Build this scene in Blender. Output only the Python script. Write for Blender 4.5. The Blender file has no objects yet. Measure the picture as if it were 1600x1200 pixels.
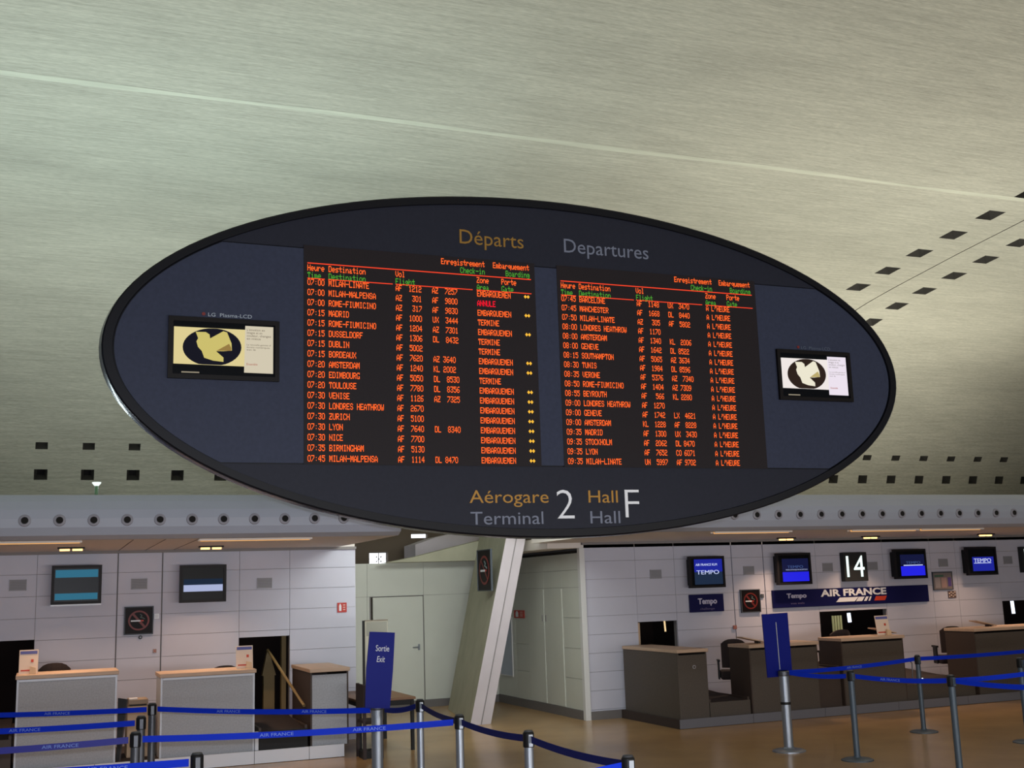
import bpy, bmesh, math, random
from mathutils import Vector, Matrix
random.seed(7)
C = bpy.context.scene
col = C.collection
R = math.radians
PI = math.pi

# ------------------------------------------------------------------ camera
PITCH, ROLL, PSI = R(10.10), R(1.87), R(67.9)
cam = bpy.data.cameras.new('camera')
cam_o = bpy.data.objects.new('camera', cam)
col.objects.link(cam_o)
f0 = Vector((math.cos(PSI), math.sin(PSI), 0)); r0 = Vector((math.sin(PSI), -math.cos(PSI), 0)); z0 = Vector((0, 0, 1))
fw = f0*math.cos(PITCH) + z0*math.sin(PITCH)
u0 = z0*math.cos(PITCH) - f0*math.sin(PITCH)
rt = r0*math.cos(ROLL) - u0*math.sin(ROLL)
up = r0*math.sin(ROLL) + u0*math.cos(ROLL)
M = Matrix((rt, up, -fw)).transposed().to_4x4()
M.translation = Vector((0, 0, 1.95))
cam_o.matrix_world = M
cam.sensor_width = 36.0
cam.lens = 1784/1600*36
cam.clip_end = 200
C.camera = cam_o

# ------------------------------------------------------------------ world, large lights, exposure
C.view_settings.view_transform = 'Standard'
C.view_settings.look = 'None'
C.view_settings.gamma = 1.0
C.view_settings.exposure = 0.0
C.view_settings.use_curve_mapping = False
C.cycles.use_denoising = True
C.cycles.max_bounces = 6
C.cycles.diffuse_bounces = 3
w = bpy.data.worlds.new('world'); C.world = w; w.use_nodes = True
w.node_tree.nodes['Background'].inputs[0].default_value = (0.52, 0.60, 0.70, 1)
w.node_tree.nodes['Background'].inputs[1].default_value = 0.36

def area(name, loc, target, sx, sy, power, color, spread=180):
    l = bpy.data.lights.new(name, 'AREA'); l.shape = 'RECTANGLE'; l.size = sx; l.size_y = sy
    l.energy = power; l.color = color; l.spread = R(spread)
    o = bpy.data.objects.new(name, l); col.objects.link(o); o.location = loc
    d = (Vector(target)-Vector(loc))
    o.rotation_euler = d.to_track_quat('-Z', 'Y').to_euler()
    return o
# uplighting troughs lying on the canopy roofs, washing the vault
area('vault_uplight_left', (0.0, 13.6, 3.15), (0.0, 12.6, 9), 9.0, 0.6, 310, (0.80, 0.97, 1.0))
area('vault_uplight_right', (14.0, 13.6, 3.15), (14.0, 12.6, 9), 12.0, 0.6, 360, (1.0, 0.96, 0.88))
area('roof_uplight_left', (0.5, 17.3, 2.9), (0.5, 19.6, 8), 7.0, 0.5, 80, (0.92, 1.0, 1.0), 125)
area('roof_uplight_right', (15.5, 17.3, 2.9), (15.5, 20.2, 8), 10.0, 0.5, 190, (1.0, 0.94, 0.84), 125)
# added unseen fill that brightens the passage between the two blocks
area('passage_fill', (5.3, 13.2, 3.3), (5.6, 19.0, 1.0), 2.2, 0.5, 62, (0.95, 1.0, 0.93), 140)
# uplighting of the vault behind the photographer
area('vault_uplight_hall', (6.0, 0.0, 1.0), (6.0, 6.0, 8), 14.0, 1.5, 740, (1.0, 0.98, 0.95))
# the camera's own flash
area('camera_flash', (0.0, 0.05, 2.05), (4.0, 12.0, 1.6), 0.08, 0.05, 110, (0.80, 0.86, 1.0), 120)

# ------------------------------------------------------------------ materials
def lin(c):
    return tuple(((v/255)/12.92 if v/255 <= .04045 else ((v/255+.055)/1.055)**2.4) for v in c)
MATS = {}
def mat(name, rgb, rough=.6, metal=0.0, noise=0.0, nscale=(20, 20, 20), bump=0.0, spec=.5, emit=None, estr=1.0, alpha=None):
    if name in MATS: return MATS[name]
    m = bpy.data.materials.new(name); m.use_nodes = True
    nt = m.node_tree; b = nt.nodes['Principled BSDF']
    c = lin(rgb)
    b.inputs['Base Color'].default_value = (*c, 1)
    b.inputs['Roughness'].default_value = rough
    b.inputs['Metallic'].default_value = metal
    b.inputs['Specular IOR Level'].default_value = spec
    if noise or bump:
        tc = nt.nodes.new('ShaderNodeTexCoord'); mp = nt.nodes.new('ShaderNodeMapping'); n = nt.nodes.new('ShaderNodeTexNoise')
        mp.inputs['Scale'].default_value = nscale; n.inputs['Scale'].default_value = 1.0; n.inputs['Detail'].default_value = 5
        nt.links.new(tc.outputs['Object'], mp.inputs[0]); nt.links.new(mp.outputs[0], n.inputs['Vector'])
        if noise:
            mx = nt.nodes.new('ShaderNodeMix'); mx.data_type = 'RGBA'
            mx.inputs[6].default_value = (*[v*(1-noise) for v in c], 1)
            mx.inputs[7].default_value = (*[min(1, v*(1+noise)) for v in c], 1)
            rp = nt.nodes.new('ShaderNodeMapRange'); rp.inputs[1].default_value = .3; rp.inputs[2].default_value = .7
            nt.links.new(n.outputs[0], rp.inputs[0]); nt.links.new(rp.outputs[0], mx.inputs[0]); nt.links.new(mx.outputs[2], b.inputs['Base Color'])
        if bump:
            bp = nt.nodes.new('ShaderNodeBump'); bp.inputs['Strength'].default_value = bump; bp.inputs['Distance'].default_value = .02
            nt.links.new(n.outputs[0], bp.inputs['Height']); nt.links.new(bp.outputs[0], b.inputs['Normal'])
    if emit:
        b.inputs['Emission Color'].default_value = (*lin(emit), 1); b.inputs['Emission Strength'].default_value = estr
    MATS[name] = m
    return m

def vault_material():
    m = bpy.data.materials.new('board_marked_concrete'); m.use_nodes = True
    nt = m.node_tree; b = nt.nodes['Principled BSDF']; b.inputs['Roughness'].default_value = .75
    b.inputs['Specular IOR Level'].default_value = .25
    tc = nt.nodes.new('ShaderNodeTexCoord')
    def nz(scale, detail, lo, hi):
        mp = nt.nodes.new('ShaderNodeMapping'); mp.inputs['Scale'].default_value = scale
        n = nt.nodes.new('ShaderNodeTexNoise'); n.inputs['Scale'].default_value = 1; n.inputs['Detail'].default_value = detail
        nt.links.new(tc.outputs['Object'], mp.inputs[0]); nt.links.new(mp.outputs[0], n.inputs['Vector'])
        r = nt.nodes.new('ShaderNodeMapRange'); r.inputs[1].default_value = .25; r.inputs[2].default_value = .75
        r.inputs[3].default_value = lo; r.inputs[4].default_value = hi
        nt.links.new(n.outputs[0], r.inputs[0]); return r
    a = nz((1.6, 26, 26), 7, .84, 1.13)      # fine board streaks running along the hall
    c = nz((.35, 1.2, 1.2), 4, .90, 1.09)     # broad clouding of the pours
    d = nz((10, 120, 120), 3, .80, 1.20)
    m1 = nt.nodes.new('ShaderNodeMath'); m1.operation = 'MULTIPLY'; nt.links.new(a.outputs[0], m1.inputs[0]); nt.links.new(c.outputs[0], m1.inputs[1])
    m2 = nt.nodes.new('ShaderNodeMath'); m2.operation = 'MULTIPLY'; nt.links.new(m1.outputs[0], m2.inputs[0]); nt.links.new(d.outputs[0], m2.inputs[1])
    vm = nt.nodes.new('ShaderNodeVectorMath'); vm.operation = 'SCALE'
    vm.inputs[0].default_value = lin((177, 177, 161)); nt.links.new(m2.outputs[0], vm.inputs['Scale'])
    nt.links.new(vm.outputs[0], b.inputs['Base Color'])
    bp = nt.nodes.new('ShaderNodeBump'); bp.inputs['Strength'].default_value = .25; bp.inputs['Distance'].default_value = .02
    nt.links.new(m1.outputs[0], bp.inputs['Height']); nt.links.new(bp.outputs[0], b.inputs['Normal'])
    return m
CONC = vault_material()
CONC2 = mat('plain_concrete', (168, 166, 146), .8, noise=.08, nscale=(3, 3, 3))
CONC_L = mat('smooth_pale_concrete', (184, 176, 182), .7, noise=.05, nscale=(3, 3, 3))
CONC_D = mat('dark_upper_concrete', (96, 84, 72), .9)
FILLET = mat('laitance_line', (194, 197, 178), .8, noise=.10, nscale=(1.2, 12, 12))
POSTB = mat('slate_blue_post', (74, 86, 98), .45, .3)
RECESS = mat('recess_housing', (70, 68, 62), .8)
DARK = mat('dark_void', (14, 10, 10), .9)
GROOVE = mat('joint_shadow_gap', (132, 128, 128), .9, spec=.1)
PANEL = mat('white_lacquered_panel', (188, 188, 202), .5, noise=.03, nscale=(2, 2, 2), spec=.25)
PANELG = mat('white_panel_greenish', (196, 198, 190), .55, noise=.03, nscale=(2, 2, 2))
TRIM = mat('pale_corner_trim', (205, 205, 205), .4)
BASEB = mat('grey_skirting', (104, 100, 100), .6)
FASC = mat('fascia_enamel', (160, 164, 178), .5, noise=.02, nscale=(2, 2, 2))
SOFF = mat('soffit_panel', (214, 206, 200), .7)
RISER = mat('podium_riser', (226, 230, 240), .5)
RISER_D = mat('podium_riser_grey', (104, 104, 112), .6)
CARPET = mat('podium_floor', (52, 40, 36), .95)
LAM = mat('grey_laminate', (162, 166, 174), .55, noise=.12, nscale=(60, 60, 60))
LAM_D = mat('shaded_grey_laminate', (76, 68, 61), .55, noise=.15, nscale=(60, 60, 60))  # darker copy of the counter laminate, weak light on the right put into colour
SIDE_D = mat('dark_side_laminate', (62, 50, 44), .6)
WOOD = mat('beech_worktop', (184, 158, 136), .5, noise=.08, nscale=(4, 40, 40))
WOOD_D = mat('walnut_tabletop', (120, 84, 56), .45, noise=.12, nscale=(4, 40, 40))
ALU = mat('brushed_aluminium', (186, 190, 198), .5, .4)
STEEL = mat('satin_steel_post', (142, 148, 158), .36, .7)
POSTD = mat('dark_grey_post', (84, 86, 92), .4, .6)
BLACKP = mat('black_plastic', (20, 20, 22), .5, spec=.25)
BLACKF = mat('black_fabric', (42, 32, 32), .9)
BELT = mat('royal_blue_webbing', (10, 50, 205), .6, spec=.15)
BELT_D = mat('navy_webbing', (20, 28, 92), .6, spec=.15)
BLUE = mat('blue_sign_face', (12, 24, 118), .5, spec=.15)
BLUE_N = mat('navy_banner', (16, 18, 70), .5, spec=.15)
WHITE = mat('white_lettering', (214, 216, 222), .5)
GREYT = mat('grey_lettering', (98, 104, 122), .5)
OCHRE = mat('ochre_lettering', (158, 112, 24), .5)
REDP = mat('red_paint', (176, 40, 30), .5)
REDD = mat('dull_red_ring', (104, 20, 16), .5)
ORANGE_R = mat('orange_red_print', (190, 60, 36), .5)
PAPER = mat('paper', (226, 206, 190), .7)
PAPERB = mat('paper_blue_print', (90, 96, 160), .7)
BEIGE = mat('beige_casing', (196, 168, 138), .6)
SIGN_RIM = mat('sign_rim_black', (12, 13, 20), .45, spec=.2)
SIGN_BODY = mat('sign_shell_gloss', (62, 72, 100), .22)
SIGN_BAND = mat('sign_band_slate', (46, 51, 69), .5, spec=.15, noise=.08, nscale=(30, 30, 30))
SIGN_SEG = mat('sign_face_charcoal', (32, 34, 45), .5, spec=.15, noise=.08, nscale=(30, 30, 30))
LEDP = mat('led_panel_brown', (34, 30, 33), .5, spec=.12, noise=.12, nscale=(90, 2, 90))
def emi(name, rgb, s): return mat(name, (4, 4, 4), .6, spec=.05, emit=rgb, estr=s)
LED_O = emi('led_orange', (255, 100, 38), 1.4)
LED_R = emi('led_red', (250, 14, 44), 1.3)
LED_RL = emi('led_rule_red', (255, 70, 40), 1.1)
LED_G = emi('led_green', (76, 160, 50), 1.1)
LED_Y = emi('led_amber', (255, 190, 60), 1.1)
LAMPW = emi('warm_tube', (255, 196, 120), 3.0)
LAMPS = emi('warm_trough_glow', (232, 172, 108), 1.0)
DAY = emi('daylight_pane', (246, 250, 255), 3.0)
GATEW = emi('backlit_digit', (236, 255, 250), 1.2)
FLOORM = mat('polished_stone_floor', (172, 138, 96), .24, noise=.10, nscale=(1.3, 1.3, 1.3), spec=.5)
GLASSD = mat('screen_glass', (12, 14, 18), .3, spec=.12)

# ------------------------------------------------------------------ mesh helpers
def obj(name, bm, m, parent=None, loc=None, smooth=False, rot=None):
    me = bpy.data.meshes.new(name); 
    bmesh.ops.recalc_face_normals(bm, faces=bm.faces)
    bm.to_mesh(me); bm.free()
    for x in (m if isinstance(m, (list, tuple)) else [m]): me.materials.append(x)
    if smooth:
        for p in me.polygons: p.use_smooth = True
    o = bpy.data.objects.new(name, me); col.objects.link(o)
    if parent: o.parent = parent
    if loc is not None: o.location = loc
    if rot is not None: o.rotation_euler = rot
    return o
def bx(bm, x0, x1, y0, y1, z0, z1, bev=0.0):
    vs = [bm.verts.new((x, y, z)) for x in (x0, x1) for y in (y0, y1) for z in (z0, z1)]
    fs = [(0, 1, 3, 2), (4, 6, 7, 5), (0, 4, 5, 1), (2, 3, 7, 6), (0, 2, 6, 4), (1, 5, 7, 3)]
    faces = [bm.faces.new([vs[i] for i in f]) for f in fs]
    if bev:
        es = list({e for f in faces for e in f.edges})
        bmesh.ops.bevel(bm, geom=es, offset=bev, segments=2, affect='EDGES', profile=.5)
    return bm
def box(x0, x1, y0, y1, z0, z1, bev=0.0): return bx(bmesh.new(), x0, x1, y0, y1, z0, z1, bev)
def cyl(bm, p0, p1, r0_, r1_=None, n=16, caps=True):
    r1_ = r0_ if r1_ is None else r1_
    p0 = Vector(p0); p1 = Vector(p1); d = (p1-p0).normalized()
    a = d.orthogonal().normalized(); b = d.cross(a)
    A = [bm.verts.new(p0+(a*math.cos(t)+b*math.sin(t))*r0_) for t in [2*PI*i/n for i in range(n)]]
    B = [bm.verts.new(p1+(a*math.cos(t)+b*math.sin(t))*r1_) for t in [2*PI*i/n for i in range(n)]]
    for i in range(n): bm.faces.new((A[i], A[(i+1) % n], B[(i+1) % n], B[i]))
    if caps: bm.faces.new(A[::-1]); bm.faces.new(B)
    return bm
def lathe(bm, prof, n=24, c=(0, 0, 0), axis='Z'):
    rings = []
    for r, h in prof:
        ring = []
        for i in range(n):
            t = 2*PI*i/n
            if axis == 'Z': v = (c[0]+r*math.cos(t), c[1]+r*math.sin(t), c[2]+h)
            else: v = (c[0]+r*math.cos(t), c[1]+h, c[2]+r*math.sin(t))
            ring.append(bm.verts.new(v))
        rings.append(ring)
    for a, b in zip(rings, rings[1:]):
        for i in range(n): bm.faces.new((a[i], a[(i+1) % n], b[(i+1) % n], b[i]))
    bm.faces.new(rings[0]); bm.faces.new(rings[-1][::-1])
    return bm
def prism_xz(bm, pts, y0, y1):
    A = [bm.verts.new((x, y0, z)) for x, z in pts]; B = [bm.verts.new((x, y1, z)) for x, z in pts]
    n = len(pts)
    bm.faces.new(A); bm.faces.new(B[::-1])
    for i in range(n): bm.faces.new((A[i], B[i], B[(i+1) % n], A[(i+1) % n]))
    return bm
def tag(o, label=None, cat=None, group=None, kind=None):
    if label: o['label'] = label
    if cat: o['category'] = cat
    if group: o['group'] = group
    if kind: o['kind'] = kind
    return o
def struct(name, bm, m, **k):
    return tag(obj(name, bm, m, **k), kind='structure')
def empty(name, loc, rz=0, label=None, cat=None, group=None):
    o = bpy.data.objects.new(name, None); col.objects.link(o); o.location = loc; o.rotation_euler = (0, 0, rz)
    o.empty_display_size = .1
    return tag(o, label, cat, group)
def copy_tree(o, parent=None):
    c = o.copy(); col.objects.link(c); c.parent = parent
    for ch in list(o.children): copy_tree(ch, c)
    return c
def text(name, s, size, m, parent, loc, width=None, align='LEFT', thick=.002, bold=0.0, rot=(PI/2, 0, 0), shear=0.0):
    cu = bpy.data.curves.new(name, 'FONT'); cu.body = s; cu.size = size; cu.align_x = align
    cu.extrude = thick; cu.offset = bold; cu.resolution_u = 3; cu.shear = shear
    t = bpy.data.objects.new(name, cu); col.objects.link(t)
    bpy.context.view_layer.update()
    dg = bpy.context.evaluated_depsgraph_get()
    me = bpy.data.meshes.new_from_object(t.evaluated_get(dg))
    bpy.data.objects.remove(t)
    me.materials.clear(); me.materials.append(m)
    if width:
        xs = [v.co.x for v in me.vertices]; w0 = max(xs)-min(xs); x0 = min(xs)
        for v in me.vertices: v.co.x = (v.co.x-(x0 if align == 'LEFT' else 0))*width/w0
    o = bpy.data.objects.new(name, me); col.objects.link(o); o.parent = parent; o.location = loc; o.rotation_euler = rot
    return o
TXT = (PI/2, 0, 0)   # lettering that faces the hall (-Y)

# ------------------------------------------------------------------ floor
struct('floor', box(-14, 40, -15, 26, -.2, 0), FLOORM)

# ------------------------------------------------------------------ vault
K = [(-15, 0), (-14.6, 3), (-12.5, 5.6), (-8, 7.3), (-2, 8.2), (4, 8.4), (9, 8.2), (12, 7.92), (13.84, 7.74), (15.88, 7.55), (18.3, 7.25), (20.3, 6.72), (21.6, 5.9), (22.35, 4.95), (22.75, 4.1), (23.0, 2.6), (23.1, 0)]
P = [Vector(k) for k in K]; P = [2*P[0]-P[1]]+P+[2*P[-1]-P[-2]]; D = []
for i in range(1, len(P)-2):
    a, b, c, d = P[i-1:i+3]
    for j in range(12):
        t = j/12; D.append(.5*((2*b)+(c-a)*t+(2*a-5*b+4*c-d)*t*t+(3*b-a-3*c+d)*t**3))
D.append(P[-2])
SS = [0]
for a, b in zip(D, D[1:]): SS.append(SS[-1]+(b-a).length)
def prof(s):
    import bisect
    i = min(max(bisect.bisect_right(SS, s)-1, 0), len(D)-2)
    t = (s-SS[i])/(SS[i+1]-SS[i]); p = D[i].lerp(D[i+1], t); tg = (D[i+1]-D[i]).normalized()
    return p, Vector((-tg.y, tg.x))      # outward (up / away from the hall)
holes = []      # x0,x1,s0,s1
for k in range(-2, 7):
    s = 33.16+.857*k
    holes.append((14.22-.17, 14.22+.17, s-.17, s+.17))
for k in range(-2, 7):
    s = 34.05+.82*k
    holes.append((15.75-.17, 15.75+.17, s-.17, s+.17))
xs_l = [-.21+.81*k for k in range(-2, 18)]
xs_r = [15.78+.866*k for k in range(1, 10)]
for x in xs_l+xs_r:
    w_ = .105 if x < 15 else .12
    holes.append((x-w_, x+w_, 42.66, 42.80)); holes.append((x-w_-.01, x+w_+.01, 43.19, 43.39))
GX, GW = 14.985, .012
xs = sorted(set([round(v, 4) for h in holes for v in h[:2]]+[GX-GW, GX+GW]+[-14+2*i for i in range(28)]))
ss = sorted(set([round(v, 4) for h in holes for v in h[2:]]+[round(i*.55, 4) for i in range(int(SS[-1]/.55)+1)]+[SS[-1]]))
def thin(v):
    keep = []
    for q in v:
        if keep and q-keep[-1] < .004: continue
        keep.append(q)
    return keep
xs = thin(xs); ss = thin(ss)
def in_hole(x, s): return any(h[0] < x < h[1] and h[2] < s < h[3] for h in holes)
bm = bmesh.new()
pn = [prof(s) for s in ss]
grid = [[bm.verts.new((x, p.x, p.y)) for (p, n) in pn] for x in xs]
for i in range(len(xs)-1):
    xm = (xs[i]+xs[i+1])/2
    for j in range(len(ss)-1):
        if in_hole(xm, (ss[j]+ss[j+1])/2): continue
        if GX-GW < xm < GX+GW:   # recessed ring joint
            continue
        f = bm.faces.new((grid[i][j], grid[i][j+1], grid[i+1][j+1], grid[i+1][j])); f.smooth = True
ceil = struct('ceiling', bm, CONC)
# ring joint: a narrow groove between two shells
bm = bmesh.new(); prev = None
for (p, n) in pn:
    q = p+n*.05
    vs = [bm.verts.new((GX-GW, p.x, p.y)), bm.verts.new((GX-GW, q.x, q.y)), bm.verts.new((GX+GW, q.x, q.y)), bm.verts.new((GX+GW, p.x, p.y))]
    if prev:
        for a in range(3): bm.faces.new((prev[a], prev[a+1], vs[a+1], vs[a]))
    prev = vs
obj('ring_joint', bm, RECESS, ceil)
# pour line along the hall: a slightly proud pale fillet
bm = bmesh.new(); prev = None
for i in range(60):
    x = -14+i*.9
    wv = .05+.012*math.sin(i*1.7)+.006*math.sin(i*.6)
    s = 32.52+.015*math.sin(i*.9)
    a, na = prof(s-wv); b, nb = prof(s+wv); m_, nm = prof(s)
    vs = [bm.verts.new((x, a.x-na.x*.002, a.y-na.y*.002)), bm.verts.new((x, m_.x-nm.x*.006, m_.y-nm.y*.006)), bm.verts.new((x, b.x-nb.x*.002, b.y-nb.y*.002))]
    if prev:
        bm.faces.new((prev[0], prev[1], vs[1], vs[0])); bm.faces.new((prev[1], prev[2], vs[2], vs[1]))
    prev = vs
obj('pour_line', bm, FILLET, ceil)
def recess(h):
    x0, x1, s0, s1 = h
    bm = bmesh.new(); rings = []
    for ins, dep in ((0, 0), (.012, .07), (.05, .22)):
        ring = []
        for (x, s) in ((x0+ins, s0+ins), (x1-ins, s0+ins), (x1-ins, s1-ins), (x0+ins, s1-ins)):
            p, n = prof(s); q = p+n*dep; ring.append(bm.verts.new((x, q.x, q.y)))
        rings.append(ring)
    for a, b in zip(rings, rings[1:]):
        for i in range(4): bm.faces.new((a[i], a[(i+1) % 4], b[(i+1) % 4], b[i]))
    f = bm.faces.new(rings[-1]); f.material_index = 1
    return obj('ceiling_recess', bm, [RECESS, DARK], ceil)
for h in holes: recess(h)

# ------------------------------------------------------------------ panelled walls
def split(x0, x1, z0, z1, ops):
    out = [(x0, x1, z0, z1)]
    for (a, b, c, d) in ops:
        nx = []
        for (p, q, r, s) in out:
            if b <= p or a >= q or d <= r or c >= s: nx.append((p, q, r, s)); continue
            if a > p: nx.append((p, a, r, s)); p = a
            if b < q: nx.append((b, q, r, s)); q = b
            if c > r: nx.append((p, q, r, c))
            if d < s: nx.append((p, q, d, s))
        out = nx
    return [o for o in out if o[1]-o[0] > .03 and o[3]-o[2] > .03]
ROWS = [.02, .14, .41, .68, .95, 1.22, 1.49, 1.76, 2.03, 2.30, 2.56]
def panel_wall(name, axis, c, xsb, rows, ops, m, wide=(), face=-1, th=.03, gap=.0022, back=GROOVE):
    """axis 'Y': wall in the plane Y=c ; axis 'X': wall in the plane X=c."""
    bm = bmesh.new()
    for (p, q, r, s) in split(xsb[0], xsb[-1], rows[0], rows[-1], ops):
        if axis == 'Y': bx(bm, p, q, c+th, c+th+.08, r, s)
        else: bx(bm, c+th, c+th+.08, p, q, r, s)
    wobj = struct(name, bm, back)
    for i in range(len(xsb)-1):
        for j in range(len(rows)-1):
            for (p, q, r, s) in split(xsb[i], xsb[i+1], rows[j], rows[j+1], ops):
                gl = .008 if p in wide else gap; gr = .008 if q in wide else gap
                bm = box(p+gl, q-gr, c, c+th, r+gap, s-gap) if axis == 'Y' else box(c, c+th, p+gl, q-gr, r+gap, s-gap)
                obj('panel', bm, m, wobj)
    return wobj
OPL = [(-1.9, -.14, .0, 1.50), (2.36, 3.03, .0, 1.41)]
panel_wall('wall_left', 'Y', 15.69, [-3.4, -1.9, -.14, .82, 1.37, 2.36, 3.03, 3.94], ROWS, OPL, PANEL, wide=(.82, 1.37))
OPR = [(8.30, 8.98, .86, 1.37), (11.62, 12.98, .90, 1.40), (15.48, 16.7, .90, 1.44)]
panel_wall('wall_right', 'Y', 15.69, [7.44, 8.30, 8.98, 10.02, 10.61, 11.62, 12.98, 13.98, 14.53, 15.48, 16.7, 18.2, 20], ROWS, OPR, PANEL, wide=(10.02, 10.61))
ROWS2 = [.13, .58, 1.02, 1.47, 1.92, 2.18, 2.44]
panel_wall('wall_side', 'X', 7.37, [15.72, 16.37, 17.08, 17.77, 18.35, 19.2], ROWS2, [], PANELG)
struct('wall_side_end', box(7.48, 7.60, 15.8, 19.2, 0, 2.5), GROOVE)
panel_wall('wall_back', 'Y', 19.2, [3.6, 5.02, 6.02, 7.37], [.12, 1.87, 2.43], [(5.06, 6.02, .0, 1.87)], PANELG, gap=.002)
# side wall of the left block (towards the passage)
struct('wall_passage', box(3.82, 3.935, 15.73, 19.2, 0, 2.55), PANEL)
struct('trim_corner', box(7.355, 7.44, 15.66, 15.74, 0.0, 2.5), TRIM)
struct('baseboard_side', box(7.35, 7.40, 15.74, 19.2, 0, .13), BASEB)
struct('baseboard_right', box(7.44, 7.98, 15.665, 15.70, 0, .12), BASEB)
struct('baseboard_back', box(3.94, 7.35, 19.17, 19.22, 0, .12), BASEB)
# door in the back wall
bm = box(5.115, 6.0, 19.19, 19.24, .01, 1.855)
d1 = struct('door_1', bm, PANELG)
bm = bmesh.new(); bx(bm, 5.06, 5.085, 19.21, 19.25, 0, 1.87); bx(bm, 6.01, 6.02, 19.21, 19.25, 0, 1.87); bx(bm, 5.06, 6.02, 19.21, 19.25, 1.862, 1.87)
obj('frame', bm, GROOVE, d1)
bm = bmesh.new(); bx(bm, 5.90, 5.93, 19.165, 19.19, .95, 1.05, .004); cyl(bm, (5.915, 19.17, 1.0), (5.80, 19.16, 1.0), .009, n=8)
obj('door_handle', bm, STEEL, d1)
# flush doors in the side wall
for i, (ya, yb) in enumerate(((16.39, 17.06), (17.10, 17.75))):
    dd = struct('door_%d' % (i+2), box(7.362, 7.372, ya, yb, .14, 1.90), PANELG)
    yk = yb-.05 if i == 0 else ya+.05
    obj('lock', box(7.352, 7.362, yk-.012, yk+.012, 1.40, 1.50, .003), GROOVE, dd)
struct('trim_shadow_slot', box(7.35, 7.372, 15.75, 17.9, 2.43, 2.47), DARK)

# upper wall of dark concrete behind the back wall, with daylight windows
WN = [(5.54, 5.90, 2.43, 2.68), (6.30, 6.44, 2.55, 2.67), (6.36, 6.69, 2.93, 3.02)]
bm = bmesh.new()
for (p, q, r, s) in split(4.3, 9.5, 0, 3.9, WN): bx(bm, p, q, 21.0, 21.25, r, s)
struct('wall_upper', bm, CONC_D)
for i, (p, q, r, s) in enumerate(WN):
    wo = struct('window_%d' % (i+1), box(p, q, 21.12, 21.14, r, s), DAY)
    bm = bmesh.new(); xm = (p+q)/2
    bx(bm, p, q, 21.09, 21.12, r, r+.012); bx(bm, p, q, 21.09, 21.12, s-.012, s); bx(bm, p, p+.012, 21.09, 21.12, r, s); bx(bm, q-.012, q, 21.09, 21.12, r, s)
    if i == 0:
        bx(bm, xm+.02, xm+.03, 21.09, 21.12, r, s); bx(bm, p, q, 21.09, 21.12, (r+s)/2, (r+s)/2+.008)
    obj('window_frame', bm, TRIM if i else GROOVE, wo)
    if i == 0:
        bm = bmesh.new(); c_ = Vector((xm+.025, 21.08, (r+s)/2))
        for k in range(4):
            t = PI/4+k*PI/2; e = c_+Vector((math.cos(t)*.06, 0, math.sin(t)*.06)); cyl(bm, c_, e, .005, n=6); cyl(bm, e, e+Vector((0, .03, 0)), .014, n=8)
        obj('spider_clamp', bm, POSTD, wo)
# sloping concrete beams between the blocks
t_ = struct('trim_sloping_beam', prism_xz(bmesh.new(), [(5.20, 2.425), (7.2, 2.425), (7.2, 2.84), (6.89, 2.77), (6.38, 2.66), (5.70, 2.51)], 18.6, 18.95), CONC2)
struct('trim_pale_beam', prism_xz(bmesh.new(), [(6.07, 2.54), (7.33, 2.80), (8.2, 3.0), (8.2, 3.2), (7.33, 3.05), (6.47, 2.89), (6.07, 2.76)], 19.8, 20.5), CONC_L)

# ------------------------------------------------------------------ canopies: fascia with air nozzles, soffit, roof
def fascia(name, x0, x1, nozx):
    pr = [(12.72, 2.58), (12.62, 2.62), (12.58, 2.70), (12.565, 2.79), (12.58, 2.88), (12.64, 2.97), (12.72, 3.04), (12.80, 3.05), (12.80, 2.58)]
    bm = bmesh.new()
    A = [bm.verts.new((x0, y, z)) for y, z in pr]; B = [bm.verts.new((x1, y, z)) for y, z in pr]
    n = len(pr)
    for i in range(n): bm.faces.new((A[i], A[(i+1) % n], B[(i+1) % n], B[i]))
    bm.faces.new(A); bm.faces.new(B)
    f = struct(name, bm, FASC)
    bmesh_r = bmesh.new(); lathe(bmesh_r, [(.032, -.006), (.036, -.016), (.058, -.010), (.062, .01)], 20, axis='Y')
    bmesh_h = bmesh.new(); lathe(bmesh_h, [(.033, -.009), (.031, .0)], 16, axis='Y')
    ro = ho = None
    for x in nozx:
        if ro is None:
            ro = obj('air_nozzle', bmesh_r, mat('nozzle_grey', (140, 138, 148), .5), f, loc=(x, 12.567, 2.772))
            ho = obj('nozzle_bore', bmesh_h, DARK, ro, loc=(0, -.009, 0))
        else:
            a = ro.copy(); col.objects.link(a); a.parent = f; a.location = (x, 12.567, 2.772)
            b = ho.copy(); col.objects.link(b); b.parent = a
    return f
fascia('trim_fascia_left', -3.2, 3.70, [-.575+.3275*k for k in range(-1, 13)])
fascia('trim_fascia_right', 6.6, 20, [7.45+.3335*k for k in range(0, 26)])
bm = bmesh.new(); bx(bm, -3.2, 3.70, 12.80, 15.69, 2.58, 2.66); bx(bm, -3.2, 3.93, 15.69, 19.2, 2.56, 2.66)
soL = struct('trim_soffit_left', bm, SOFF)
bm = bmesh.new(); bx(bm, 6.6, 20, 12.80, 15.69, 2.58, 2.66); bx(bm, 6.85, 20, 15.69, 19.2, 2.50, 2.66)
soR = struct('trim_soffit_right', bm, SOFF)
struct('trim_wall_head_left', box(-3.4, 3.94, 15.64, 15.69, 2.545, 2.58), GROOVE)
struct('trim_wall_head_right', box(7.40, 20, 15.64, 15.69, 2.545, 2.58), GROOVE)
# soffit joints
for x in (.82, 1.15, 1.5): obj('joint_strip', box(x-.004, x+.004, 12.85, 15.64, 2.576, 2.58), GROOVE, soL)

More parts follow.
